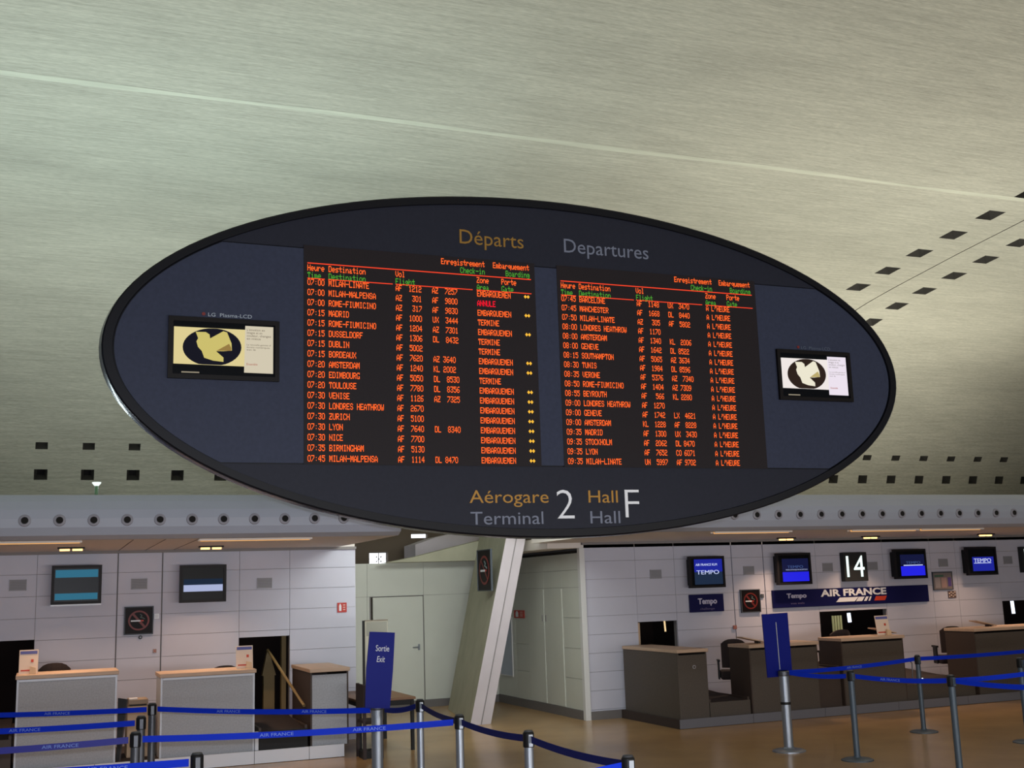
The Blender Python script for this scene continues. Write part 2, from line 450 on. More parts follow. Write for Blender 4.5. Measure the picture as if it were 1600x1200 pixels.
# lamps in the soffit
nl = 0
def trough(x0, x1, where, so):
    t = empty('trough_light', ((x0+x1)/2, 12.93, 2.58), 0, 'long warm light trough in the soffit '+where, 'light', None)
    L = (x1-x0)/2
    bm = bmesh.new(); bx(bm, -L, L, -.06, -.045, -.02, -.001); bx(bm, -L, L, .045, .06, -.02, -.001)
    obj('housing', bm, SOFF, t)
    obj('tube', cyl(bmesh.new(), (-L+.02, 0, -.016), (L-.02, 0, -.016), .012, n=8), LAMPS, t)
    l = bpy.data.lights.new('trough_lamp', 'AREA'); l.shape = 'RECTANGLE'; l.size = x1-x0; l.size_y = .08; l.energy = 3.6*(x1-x0); l.color = (1, .72, .46)
    o = bpy.data.objects.new('trough_lamp', l); col.objects.link(o); o.parent = t; o.location = (0, 0, -.03)
trough(-1.3, .31, 'above the leftmost check-in counter', 'L')
trough(1.5, 2.74, 'above the counter left of the dark doorway', 'L')
trough(8.0, 9.2, 'of the right block nearest the oval board', 'R')
trough(10.18, 11.33, 'above the banner, left of the paired troughs', 'R')
trough(11.38, 12.5, 'above the number fourteen sign', 'R')
trough(13.6, 15.0, 'over the rightmost counter at the frame edge', 'R')
def downlight(x, y, where, e=12):
    t = empty('twin_downlight', (x, y, 2.58), 0, 'pair of short glowing tubes under the canopy '+where, 'light', 'paired downlights by the wall')
    obj('housing', box(-.15, .15, -.05, .05, -.02, -.001, .003), BLACKP, t)
    for s in (-1, 1): obj('tube', cyl(bmesh.new(), (s*.015, 0, -.028), (s*.125, .01, -.028), .016, n=10), LAMPW, t)
    l = bpy.data.lights.new('downlight_lamp', 'AREA'); l.shape = 'RECTANGLE'; l.size = .26; l.size_y = .06; l.energy = e; l.spread = R(110); l.color = (1, .66, .42)
    o = bpy.data.objects.new('downlight_lamp', l); col.objects.link(o); o.parent = t; o.location = (0, 0, -.06)
downlight(.23, 14.45, 'above the left screen')
downlight(1.86, 14.7, 'above the second screen from the left')
downlight(10.67, 15.1, 'above the screen left of the number fourteen')
downlight(12.25, 15.05, 'above the number fourteen sign')
downlight(14.45, 14.85, 'near the right frame edge')
# small uplighter standing on the left canopy
t = empty('uplighter', (.43, 12.76, 3.05), 0, 'tiny lit uplighter standing on top of the left canopy edge', 'light')
obj('stem', cyl(bmesh.new(), (0, 0, 0), (0, 0, .09), .018, n=10), mat('green_stem', (90, 130, 90), .5), t)
bm = bmesh.new(); lathe(bm, [(.02, .09), (.045, .12), (.045, .13), (.02, .13)], 12)
obj('reflector', bm, emi('bright_reflector', (235, 245, 240), 1.2), t)

# ------------------------------------------------------------------ rooms seen through the openings
def room(name, x0, x1, z0, z1, depth=1.6):
    bm = bmesh.new(); y0, y1 = 15.80, 15.80+depth
    for b in ((x0-.5, x1+.5, y1, y1+.05, z0, z1+.3), (x0-.55, x0-.5, y0, y1, z0, z1+.3), (x1+.5, x1+.55, y0, y1, z0, z1+.3), (x0-.5, x1+.5, y0, y1, z1+.25, z1+.3), (x0-.5, x1+.5, y0, y1, z0, z0+.02)): bx(bm, *b)
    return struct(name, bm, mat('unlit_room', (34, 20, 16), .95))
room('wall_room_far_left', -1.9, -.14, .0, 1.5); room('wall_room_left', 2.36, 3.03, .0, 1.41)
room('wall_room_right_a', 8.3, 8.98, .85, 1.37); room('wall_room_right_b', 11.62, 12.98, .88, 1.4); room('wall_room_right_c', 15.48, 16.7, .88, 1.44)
YEL = mat('yellowish_frame', (150, 128, 84), .6)
tag(obj('door_post', box(3.0, 3.06, 16.1, 16.2, .02, 1.6), YEL), 'yellowish upright post just inside the dark doorway between counters', 'post')
bm = prism_xz(bmesh.new(), [(2.78, .86), (2.97, .86), (2.88, 1.16), (2.85, 1.20)], 16.35, 16.45)  # board added in place of a patch of light inside the doorway
bx(bm, 2.80, 2.95, 16.35, 16.45, .02, .86)
tag(obj('lit_patch_board', bm, YEL), 'yellowish pointed board standing in for a lit patch inside the dark doorway', 'board')
bm = cyl(bmesh.new(), (2.80, 16.05, 1.22), (2.97, 14.45, .60), .018, n=8)
tag(obj('leaning_pole', bm, YEL), 'thin yellowish pole leaning in the doorway between the grey counters', 'pole')
# right openings: blind strips and lamp tubes
bm = bmesh.new()
for k in range(4): bx(bm, 12.40+k*.055, 12.43+k*.055, 16.4, 16.42, .86, 1.30)
tag(obj('vertical_blind', bm, mat('glowing_cream_slat', (190, 184, 130), .6, emit=(190, 184, 130), estr=.25)), 'cream vertical blind slats in the window behind the gate fourteen counter', 'blind')  # slats given a faint glow of their own in place of lamplight
tag(obj('tube_lamp', cyl(bmesh.new(), (12.60, 16.2, 1.19), (12.59, 16.2, 1.34), .03, n=10), emi('cold_tube', (225, 235, 255), 2.5)), 'short white-blue lamp tube hanging in the window under the banner', 'lamp')
tag(obj('tube_lamp', cyl(bmesh.new(), (9.05, 16.2, 1.19), (9.04, 16.2, 1.37), .014, n=8), emi('warm_small_tube', (230, 200, 150), 1.2)), 'slim cream lamp tube in the small dark window by the corner counter', 'lamp')
tag(obj('window_post', box(8.302, 8.345, 15.72, 15.79, .87, 1.36), BEIGE), 'beige upright at the left edge of the small dark window', 'post')
tag(obj('tube_lamp', cyl(bmesh.new(), (16.12, 16.1, 1.20), (16.11, 16.1, 1.42), .03, n=10), emi('cold_tube', (225, 235, 255), 2.5)), 'blue-white lamp tube in the window at the right frame edge', 'lamp')

# ------------------------------------------------------------------ slanting concrete pillar
bm = bmesh.new()
def quadcol(zz, xf0, xf1, xb0, xb1): return [bm.verts.new(v) for v in ((xf0, 16.2, zz), (xf1, 16.2, zz), (xb1, 18.6, zz), (xb0, 18.6, zz))]
lo = quadcol(0, 5.75, 6.07, 6.22, 6.54); hi = quadcol(3.6, 6.62, 6.94, 7.03, 7.35)
for i in range(4):
    f = bm.faces.new((lo[i], lo[(i+1) % 4], hi[(i+1) % 4], hi[i]))
    if i == 0: f.material_index = 1
bm.faces.new(lo); bm.faces.new(hi)
pil = struct('trim_slanting_pillar', bm, [CONC2, CONC_L])
bm = bmesh.new(); a = [bm.verts.new(v) for v in ((5.912, 16.192, 0), (5.926, 16.192, 0), (6.796, 16.192, 3.6), (6.782, 16.192, 3.6))]; bm.faces.new(a)
b = [bm.verts.new(v.co+Vector((0, .008, 0))) for v in a]; bm.faces.new(b)
for i in range(4): bm.faces.new((a[i], a[(i+1) % 4], b[(i+1) % 4], b[i]))
obj('joint_strip', bm, GROOVE, pil)

# ------------------------------------------------------------------ no smoking panels
def no_smoking(loc, w_, h_, rot, label, frame_m):
    t = empty('no_smoking_sign', loc, 0, label, 'sign', None)
    t.rotation_euler = rot
    obj('board', box(-w_/2+.012, w_/2-.012, -.02, 0, .012, h_-.012), mat('sign_black', (18, 12, 15), .5, spec=.15), t)
    bm = bmesh.new()
    for b in ((-w_/2, w_/2, -.03, 0, 0, .014), (-w_/2, w_/2, -.03, 0, h_-.014, h_), (-w_/2, -w_/2+.014, -.03, 0, .014, h_-.014), (w_/2-.014, w_/2, -.03, 0, .014, h_-.014)): bx(bm, *b)
    obj('frame', bm, frame_m, t)
    r = w_*.36; bm = bmesh.new(); n = 40; cz = h_/2
    ro = []; ri = []
    for k in range(n):
        a = 2*PI*k/n; ro.append((math.cos(a)*r, math.sin(a)*r*h_/w_*.98)); ri.append((math.cos(a)*r*.84, math.sin(a)*r*.84*h_/w_*.98))
    V1 = [bm.verts.new((x, -.024, cz+z)) for x, z in ro]; V2 = [bm.verts.new((x, -.024, cz+z)) for x, z in ri]
    V3 = [bm.verts.new((x, -.020, cz+z)) for x, z in ro]
    for k in range(n):
        bm.faces.new((V1[k], V1[(k+1) % n], V2[(k+1) % n], V2[k])); bm.faces.new((V1[k], V1[(k+1) % n], V3[(k+1) % n], V3[k]))
    obj('red_ring', bm, REDD, t)
    s = r*.62; bm = prism_xz(bmesh.new(), [(-s, cz+s-.01), (-s+.02, cz+s+.01), (s, cz-s+.01), (s-.02, cz-s-.01)], -.0225, -.020)
    obj('red_bar', bm, REDD, t)
    bm = box(-r*.75, r*.15, -.026, -.022, cz-r*.10, cz+r*.04); obj('cigarette', bm, WHITE, t)
    obj('ember', box(r*.2, r*.45, -.026, -.022, cz-r*.10, cz+r*.04), REDP, t)
    bm = bmesh.new(); pts = [(r*.1, cz+r*.62), (r*.3, cz+r*.45), (r*.12, cz+r*.3), (r*.4, cz+r*.22), (r*.55, cz+r*.12)]
    for a, b in zip(pts, pts[1:]): cyl(bm, (a[0], -.024, a[1]), (b[0], -.024, b[1]), r*.05, n=6)
    obj('smoke', bm, mat('smoke_grey', (90, 104, 104), .5), t)
    return t
FR = mat('sign_frame_grey', (70, 76, 84), .5, spec=.2)
no_smoking((1.09, 15.685, 1.51), .36, .355, (0, 0, 0), 'square black no smoking panel between the two left screens', FR)
no_smoking((10.31, 15.685, 1.44), .36, .36, (0, 0, 0), 'square grey-framed no smoking panel right of the small blue sign', FR)
no_smoking((6.185, 16.55, 1.91), .60, .625, (0, 0, -PI/2), 'dark red no smoking panel fixed high on the slanting pillar', FR)

# ------------------------------------------------------------------ small wall fittings
def grille(xc, zc, label):
    t = empty('air_grille', (xc, 15.685, zc-.068), 0, label, 'grille', 'grey grilles high on the check-in walls')
    bm = bmesh.new()
    for b in ((-.10, .10, -.008, 0, 0, .008), (-.10, .10, -.008, 0, .128, .136), (-.10, -.092, -.008, 0, 0, .136), (.092, .10, -.008, 0, 0, .136)): bx(bm, *b)
    obj('frame', bm, mat('grille_grey', (150, 150, 156), .6), t)
    obj('backing', box(-.092, .092, -.002, -.0005, .008, .128), mat('grille_dark', (124, 124, 130), .7), t)
    for k in range(6): obj('slat', box(-.092, .092, -.007, -.002, .012+k*.02, .020+k*.02), mat('grille_grey', (0, 0, 0)), t)
for x, z, l in ((-.355, 2.175, 'at the far left of the left wall'), (1.085, 2.15, 'above the left no smoking panel'), (2.69, 2.115, 'right of the second screen, above the dark doorway'),
                (8.645, 2.08, 'on the right block left of its first screen'), (10.325, 2.095, 'above the right no smoking panel'), (11.845, 2.11, 'just left of the number fourteen sign'),
                (12.755, 2.11, 'just right of the number fourteen sign'), (14.25, 2.13, 'above the framed notice'), (15.70, 2.145, 'right of the last blue screen')):
    grille(x, z, 'small grey louvred air grille '+l)
t = empty('wall_switch', (1.31, 15.685, 1.70), 0, 'small white square switch beside the left no smoking panel', 'switch')
obj('plate', box(-.032, .032, -.01, 0, 0, .065, .003), mat('switch_white', (225, 228, 235), .4), t); obj('rocker', box(-.018, .018, -.016, -.01, .014, .05, .002), WHITE, t)
t = empty('wall_button', (1.115, 15.685, 1.475), 0, 'tiny dark knob under the left no smoking panel', 'knob')
obj('knob', lathe(bmesh.new(), [(.018, 0), (.024, -.012), (.012, -.02)], 14, axis='Y'), POSTD, t)
t = empty('wall_socket', (1.295, 15.685, 1.27), 0, 'small reddish socket on the wall right of the left counter', 'socket')
obj('plate', box(-.022, .022, -.01, 0, 0, .05, .003), mat('socket_tan', (150, 120, 110), .5), t); obj('pin', box(-.006, .006, -.014, -.01, .018, .03), REDP, t)
t = empty('wall_socket', (9.995, 15.685, 1.195), 0, 'small reddish box on the joint left of the right no smoking panel', 'socket')
obj('plate', box(-.032, .032, -.02, 0, 0, .06, .003), mat('socket_red', (150, 96, 86), .5), t)
t = empty('call_box', (10.54, 15.685, 1.66), 0, 'little grey box beside the right no smoking panel', 'box')
obj('casing', box(-.025, .025, -.02, 0, 0, .06, .003), FR, t)
def fire_sign(loc, rz, w_, label):
    t = empty('fire_extinguisher_sign', loc, rz, label, 'sign')
    obj('plate', box(-w_/2, w_/2, -.008, 0, 0, .13), REDP, t)
    obj('extinguisher_symbol', prism_xz(bmesh.new(), [(-w_*.32, .02), (-w_*.08, .02), (-w_*.08, .09), (-w_*.14, .105), (-w_*.14, .115), (-w_*.26, .115), (-w_*.26, .105), (-w_*.32, .09)], -.010, -.008), WHITE, t)
    bm = bmesh.new()
    for k in range(3): bx(bm, w_*.10, w_*.34, -.010, -.008, .03+k*.03, .045+k*.03)
    obj('flame_symbol', bm, mat('pale_print', (200, 160, 150), .5), t)
fire_sign((3.745, 15.685, 1.69), 0, .13, 'small red fire extinguisher sign on the left wall above the side counter')
fire_sign((7.365, 18.14, 1.44), -PI/2, .46, 'small red sign on the side wall beside the slanting pillar')
t = empty('glazed_hatch', (7.365, 18.77, .48), -PI/2, 'pale blue glazed hatch low in the side wall beside the pillar foot', 'hatch')
obj('pane', box(-.27, .27, -.012, 0, 0, .96), mat('pale_blue_pane', (168, 178, 196), .25), t)
bm = bmesh.new()
for b in ((-.29, .29, -.016, 0, -.02, 0), (-.29, .29, -.016, 0, .96, .98), (-.29, -.27, -.016, 0, 0, .96), (.27, .29, -.016, 0, 0, .96)): bx(bm, *b)
obj('frame', bm, TRIM, t)
t = empty('framed_notice', (14.195, 15.685, 1.68), 0, 'grey framed notice of small coloured papers right of the banner', 'notice')
obj('board', box(-.205, .205, -.012, 0, 0, .30), mat('notice_grey', (120, 110, 108), .6), t)
bm = bmesh.new()
for b in ((-.215, .215, -.018, 0, -.01, .004), (-.215, .215, -.018, 0, .28, .30), (-.215, -.2, -.018, 0, 0, .3), (.2, .215, -.018, 0, 0, .3)): bx(bm, *b)
obj('frame', bm, FR, t)
for k, (a, b, c, d, cc) in enumerate(((-.17, .02, .215, .245, (60, 100, 80)), (-.17, -.06, .03, .20, (150, 140, 140)), (-.03, .08, .03, .20, (156, 128, 124)), (.11, .18, .05, .20, (84, 66, 130)))):
    obj('notice_paper', box(a, b, -.015, -.012, c, d), mat('notice_paper_%d' % k, cc, .7), t)
t = empty('small_notice', (14.375, 15.685, 1.53), 0, 'tiny dark checked notice below the framed notice', 'notice')
obj('plate', box(-.085, .085, -.008, 0, 0, .12), mat('notice_brown', (96, 76, 72), .6), t)
bm = bmesh.new()
for i in range(4):
    for j in range(2): bx(bm, -.07+i*.04, -.05+i*.04, -.010, -.008, .02+j*.05+(i % 2)*.02, .04+j*.05+(i % 2)*.02)
obj('print', bm, PAPER, t)

# ------------------------------------------------------------------ screens hung on the walls
def screen(x0, x1, z0, z1, label, tilt=0.0, depth=.20):
    w_, h_ = x1-x0, z1-z0
    t = empty('flight_monitor', ((x0+x1)/2, 15.685, z0), 0, label, 'monitor', None)
    bm = bmesh.new(); bx(bm, -w_/2*.8, w_/2*.8, -depth+.05, 0, .04, h_-.04, .01)
    obj('casing', bm, BLACKP, t)
    bm = bmesh.new(); b_ = .035
    for b in ((-w_/2, w_/2, -depth, -depth+.06, 0, b_), (-w_/2, w_/2, -depth, -depth+.06, h_-b_, h_), (-w_/2, -w_/2+b_, -depth, -depth+.06, b_, h_-b_), (w_/2-b_, w_/2, -depth, -depth+.06, b_, h_-b_)): bx(bm, *b)
    obj('bezel', bm, mat('bezel_charcoal', (24, 22, 26), .5, spec=.2), t)
    obj('glass', box(-w_/2+b_, w_/2-b_, -depth+.012, -depth+.03, b_, h_-b_), GLASSD, t)
    return t, w_, h_, -depth+.010
def patch(t, name, x0, x1, z0, z1, y, m): return obj(name, box(x0, x1, y-.002, y+.001, z0, z1), m, t)
t, w_, h_, y = screen(.03, .62, 1.92, 2.40, 'wall screen with two teal bands, leftmost on the left wall')
TEAL = emi('screen_teal', (52, 112, 138), .9)
patch(t, 'teal_band', -w_/2+.045, w_/2-.045, h_-.15, h_-.055, y, TEAL); patch(t, 'teal_band', -w_/2+.045, w_/2-.045, .055, .135, y, TEAL)
obj('lower_lip', box(-w_/2, w_/2, -.22, -.19, -.018, 0), ALU, t)
t, w_, h_, y = screen(1.57, 2.16, 1.89, 2.37, 'wall screen with one pale lilac band, above the second counter')
patch(t, 'pale_band', -w_/2+.05, w_/2-.045, .14, .225, y, emi('screen_lilac', (168, 178, 214), 1))
patch(t, 'dim_band', -w_/2+.05, w_/2-.045, .225, .30, y, emi('screen_dim', (26, 40, 60), 1))
SB = emi('screen_blue', (30, 38, 150), 1); SBR = emi('screen_bright_blue', (36, 36, 225), 1); SDK = emi('screen_dark_blue', (20, 24, 60), 1); SW = emi('screen_white', (196, 206, 245), 1)
t, w_, h_, y = screen(9.13, 9.76, 1.85, 2.33, 'blue wall screen with a word on it, above the small blue sign')
patch(t, 'blue_field', -w_/2+.09, w_/2-.04, .24, h_-.045, y, SB); patch(t, 'dark_field', -w_/2+.09, w_/2-.04, .05, .24, y, emi('screen_murk', (30, 44, 66), 1))
text('screen_text', 'TEMPO', .09, SW, t, (-.19, y-.004, .205), .40); text('screen_text', 'AIR FRANCE KLM', .05, SW, t, (-.20, y-.004, .335), .38)
t, w_, h_, y = screen(10.73, 11.38, 1.85, 2.35, 'wall screen lit blue in its lower half, left of the number fourteen')
patch(t, 'blue_field', -w_/2+.10, w_/2-.05, .05, .20, y, SBR); patch(t, 'white_line', -w_/2+.16, w_/2-.07, .225, .245, y, SW); patch(t, 'dark_field', -w_/2+.10, w_/2-.05, .20, h_-.09, y, SDK)
text('screen_text', 'TEMPO', .06, emi('screen_dimblue', (60, 80, 130), 1), t, (-.13, y-.004, .26), .30)
t, w_, h_, y = screen(13.06, 13.72, 1.88, 2.37, 'wall screen lit blue in its lower half, right of the number fourteen')
patch(t, 'blue_field', -w_/2+.12, w_/2-.04, .05, .21, y, SBR); patch(t, 'white_line', -w_/2+.18, w_/2-.08, .215, .23, y, SW); patch(t, 'dark_field', -w_/2+.12, w_/2-.04, .23, h_-.09, y, SDK)
text('screen_text', 'TEMPO', .06, emi('screen_dimblue', (60, 80, 130), 1), t, (-.10, y-.004, .245), .30)
t, w_, h_, y = screen(14.60, 15.26, 1.90, 2.38, 'blue wall screen with a white word, rightmost of the screens')
patch(t, 'blue_field', -w_/2+.12, w_/2-.07, .07, .31, y, SB)
text('screen_text', 'TEMPO', .10, SW, t, (-.18, y-.004, .215), .38); patch(t, 'white_line', -.18, .20, .20, .21, y-.002, SW)

def gate_number(x0, x1, z0, z1, s, label):
    w_, h_ = x1-x0, z1-z0
    t = empty('gate_number_sign', ((x0+x1)/2, 15.685, z0), 0, label, 'sign')
    obj('casing', box(-w_/2, w_/2, -.10, 0, 0, h_, .006), mat('gate_casing', (40, 42, 44), .5, spec=.2), t)
    text('digits', s, .50, GATEW, t, (-w_*.40, -.102, h_*.15), w_*.76, bold=.0)
gate_number(12.10, 12.57, 1.87, 2.34, '14', 'dark square sign with large lit white number 14')
gate_number(15.95, 16.42, 1.92, 2.37, '15', 'dark lit number sign cut by the right frame edge')

t = empty('airline_banner', (12.285, 15.685, 1.49), 0, 'long navy airline banner with white lettering under the number fourteen sign', 'banner')
obj('board', box(-1.565, 1.565, -.03, 0, 0, .28, .004), BLUE_N, t)
text('banner_text', 'AIR FRANCE', .15, WHITE, t, (-.64, -.032, .155), 1.32, bold=.005)
def para(x0, x1, z0, z1, sh, m): obj('banner_stripe', prism_xz(bmesh.new(), [(x0-.08, z0), (x1-.08, z0), (x1-.08+sh, z1), (x0-.08+sh, z1)], -.034, -.030), m, t)
para(-.27, .10, .055, .125, .08, WHITE); para(.13, .25, .055, .125, .06, WHITE); para(.29, .34, .055, .125, .05, WHITE); para(.38, .41, .055, .125, .04, WHITE); para(.50, .72, .055, .125, .04, ORANGE_R)
text('small_word', 'Tempo', .10, mat('banner_word', (190, 186, 210), .5), t, (-1.30, -.032, .15), .38, bold=.004)
text('small_word', 'vos vols', .045, mat('banner_faint', (100, 90, 130), .5), t, (-1.23, -.032, .05), .26)
t = empty('small_blue_sign', (9.505, 15.685, 1.48), 0, 'small navy sign with a pale word under the first right screen', 'sign')
obj('board', box(-.305, .305, -.03, 0, 0, .27, .004), BLUE_N, t)
text('sign_text', 'Tempo', .12, mat('banner_word', (0, 0, 0)), t, (-.16, -.032, .125), .34, bold=.004)
text('sign_text', 'challenge', .045, mat('banner_faint', (0, 0, 0)), t, (-.13, -.032, .035), .26)

# ------------------------------------------------------------------ podiums
pod = struct('trim_podium_left', box(-3.2, 3.40, 14.17, 15.69, 0, .14), CARPET)
for a, b in ((-3.2, -1.3), (-1.3, .55), (.55, 2.32), (2.32, 2.97), (2.97, 3.40)):
    obj('riser_panel', box(a+.003, b-.003, 14.15, 14.17, .005, .15), RISER, pod)
pod = struct('trim_podium_right', box(7.94, 20, 13.97, 15.66, 0, .12), CARPET)
for a, b in ((7.94, 9.1), (9.1, 10.3), (10.3, 11.6), (11.6, 12.9), (12.9, 14.3), (14.3, 20)):
    obj('riser_panel', box(a+.003, b-.003, 13.95, 13.97, .005, .125), RISER_D, pod)

# ------------------------------------------------------------------ check-in counters
def counter(x0, x1, y0, y1, z0, z1, label, body_m, side_m, top_m=WOOD, lip=True, rail=0.0):
    xc = (x0+x1)/2
    t = empty('checkin_counter', (xc, y0, z0), 0, label, 'counter', None)
    w_ = (x1-x0)/2; d = y1-y0; h = z1-z0
    obj('front_panel', box(-w_+.02, w_-.02, .0, .02, .0, h-.075, .002), body_m, t)
    for s in (-1, 1): obj('side_panel', box(s*w_-(.02 if s > 0 else 0), s*w_+(0 if s > 0 else .02), .002, d, 0, h-.045), side_m, t)
    obj('back_frame', box(-w_+.02, w_-.02, d-.04, d-.02, .25, h-.045), side_m, t)
    obj('worktop', box(-w_-.015, w_+.015, -.03, d, h-.045, h, .006), top_m, t)
    obj('desk_shelf', box(-w_+.02, w_-.02, .03, d-.04, h-.30, h-.27), side_m, t)
    if lip: obj('edge_strip', box(-w_+.02, w_-.01, -.012, .0, h-.075, h-.047, .002), ALU, t)
    return t
counter(-.29, .77, 14.22, 14.80, .14, 1.16, 'grey fronted check-in counter with beech top, leftmost in view', LAM, ALU)
counter(1.25, 2.33, 14.22, 14.80, .14, 1.09, 'grey fronted check-in counter just left of the dark doorway', LAM, ALU)
counter(3.0, 3.47, 14.22, 15.35, .14, 1.05, 'narrow deep grey counter right of the dark doorway', LAM, SIDE_D, lip=False)
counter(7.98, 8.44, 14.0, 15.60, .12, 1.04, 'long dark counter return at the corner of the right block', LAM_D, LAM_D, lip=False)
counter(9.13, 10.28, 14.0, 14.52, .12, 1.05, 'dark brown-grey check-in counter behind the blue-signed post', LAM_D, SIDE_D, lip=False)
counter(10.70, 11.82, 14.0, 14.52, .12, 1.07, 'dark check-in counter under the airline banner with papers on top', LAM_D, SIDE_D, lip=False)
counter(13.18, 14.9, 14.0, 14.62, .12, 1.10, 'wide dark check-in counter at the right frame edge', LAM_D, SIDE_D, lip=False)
t = empty('round_emblem', (8.235, 13.998, .80), 0, 'tiny pale round emblem on the corner counter front', 'emblem')
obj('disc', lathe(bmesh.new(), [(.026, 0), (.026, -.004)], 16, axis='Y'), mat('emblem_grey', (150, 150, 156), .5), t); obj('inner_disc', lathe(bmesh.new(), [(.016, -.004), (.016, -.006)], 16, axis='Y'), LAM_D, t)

def monitor_edge(x, y, z, label, rz=0.0):
    """thin beech flap lying raised on a counter top"""
    t = empty('counter_flap', (x, y, z), rz, label, 'flap')
    obj('flap_board', box(-.20, .20, -.09, .09, .05, .065, .003), WOOD, t, rot=(0, R(12), 0))
    obj('support', box(.10, .14, -.05, .05, 0, .045), SIDE_D, t)
monitor_edge(9.36, 14.3, 1.05, 'raised beech flap on the counter behind the blue-signed post')
monitor_edge(11.78, 14.41, 1.07, 'raised beech flap beside the papers on the gate fourteen counter')
monitor_edge(13.75, 14.4, 1.10, 'raised beech flap on the wide right counter')
# baggage belts between the counters
def bag_belt(x0, x1, y0, y1, z0, h, label, body):
    t = empty('baggage_belt', ((x0+x1)/2, y0, z0), 0, label, 'conveyor', None); w_ = (x1-x0)/2; d = y1-y0
    obj('front_plate', box(-w_, w_, 0, .02, 0, h), body, t)
    for s in (-1, 1): obj('side_rail', box(s*w_-.03 if s > 0 else -w_, w_ if s > 0 else -w_+.03, .02, d, 0, h+.04), SIDE_D, t)
    bm = bmesh.new(); v = [bm.verts.new(q) for q in ((-w_+.03, .02, h-.01), (w_-.03, .02, h-.01), (w_-.03, d, h+.10), (-w_+.03, d, h+.10))]; bm.faces.new(v)
    v2 = [bm.verts.new(q.co-Vector((0, 0, .03))) for q in v]; bm.faces.new(v2)
    for i in range(4): bm.faces.new((v[i], v[(i+1) % 4], v2[(i+1) % 4], v2[i]))
    obj('belt', bm, BLACKF, t)
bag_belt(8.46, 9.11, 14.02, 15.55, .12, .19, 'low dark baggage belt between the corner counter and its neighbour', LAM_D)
bag_belt(10.30, 10.68, 14.05, 15.55, .12, .52, 'narrow dark baggage belt left of the gate fourteen counter', SIDE_D)
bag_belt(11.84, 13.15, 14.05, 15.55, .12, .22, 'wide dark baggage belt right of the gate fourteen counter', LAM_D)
bag_belt(2.38, 2.96, 14.20, 15.64, .14, .22, 'dark baggage belt leading into the doorway between grey counters', BLACKP)
tag(obj('grey_filler_post', box(2.335, 2.375, 14.2, 14.26, .15, .36), RISER), 'short pale upright beside the belt at the doorway', 'post')
bag_belt(-1.6, -.32, 14.20, 15.64, .14, .34, 'dark baggage belt at the left frame edge', SIDE_D)
# card reader stalk and light on the right
t = empty('scanner_stalk', (12.06, 14.15, .34), 0, 'thin bent scanner stalk rising right of the gate fourteen counter', 'scanner')
bm = bmesh.new(); cyl(bm, (0, 0, 0), (.02, 0, .30), .008, n=8); cyl(bm, (.02, 0, .30), (-.05, 0, .36), .007, n=8); obj('stalk', bm, POSTD, t)
obj('scanner_head', cyl(bmesh.new(), (-.05, 0, .36), (-.09, 0, .35), .016, n=10), BLACKP, t)
t = empty('pilot_light', (12.17, 14.06, .38), 0, 'tiny bright white pilot light above the wide belt', 'light')
obj('lamp', lathe(bmesh.new(), [(.016, 0), (.022, .02), (.010, .04)], 12), emi('pilot_white', (240, 245, 255), 2), t)
# beige scale unit between the left counters
t = empty('printer_stand', (1.02, 14.55, .14), 0, 'beige printer stand with papers between the two left counters', 'stand')
obj('cabinet', box(-.11, .13, 0, .4, .0, .58, .008), BEIGE, t); obj('tray', box(-.10, .12, -.02, .3, .60, .655, .006), mat('tray_grey', (150, 132, 112), .6), t)
obj('slot', box(-.08, .10, -.001, .01, .585, .598), BLACKP, t); obj('paper', box(-.09, .0, -.015, .12, .656, .668), WHITE, t)
t = empty('leaning_board', (.86, 14.35, .14), 0, 'narrow black panel leaning beside the leftmost counter', 'panel')
obj('board', prism_xz(bmesh.new(), [(-.07, 0), (-.04, 0), (.03, .68), (-.07, .70)], 0, .02), BLACKP, t); obj('hem', prism_xz(bmesh.new(), [(-.04, 0), (-.025, 0), (.045, .68), (.03, .68)], 0, .022), SIDE_D, t)
# brochure stands
def brochure(x, z, y, label, w_=.20, h_=.27):
    t = empty('leaflet_stand', (x, y, z), 0, label, 'leaflet stand')
    ob = obj('leaflet', box(-w_/2, w_/2, 0, .006, 0, h_), PAPER, t, rot=(R(-8), 0, 0))
    obj('blue_heading', box(-w_/2+.01, w_/2-.01, -.002, 0, h_*.82, h_*.95), PAPERB, ob)
    obj('red_line', box(-w_/2+.02, w_/2-.04, -.002, 0, h_*.12, h_*.18), ORANGE_R, ob)
    obj('red_mark', box(w_*.12, w_*.26, -.002, 0, h_*.48, h_*.6), ORANGE_R, ob)
    obj('holder', prism_xz(bmesh.new(), [(w_*.05, 0), (w_*.42, 0), (w_*.38, .07), (w_*.1, .085)], -.05, -.02), mat('card_holder', (214, 184, 150), .6), t)
brochure(-.18, 1.16, 14.42, 'white leaflet stand on the leftmost counter')
brochure(2.24, 1.09, 14.42, 'white leaflet stand on the counter left of the dark doorway')
brochure(11.62, 1.07, 14.16, 'white leaflet stand on the gate fourteen counter', .24, .29)

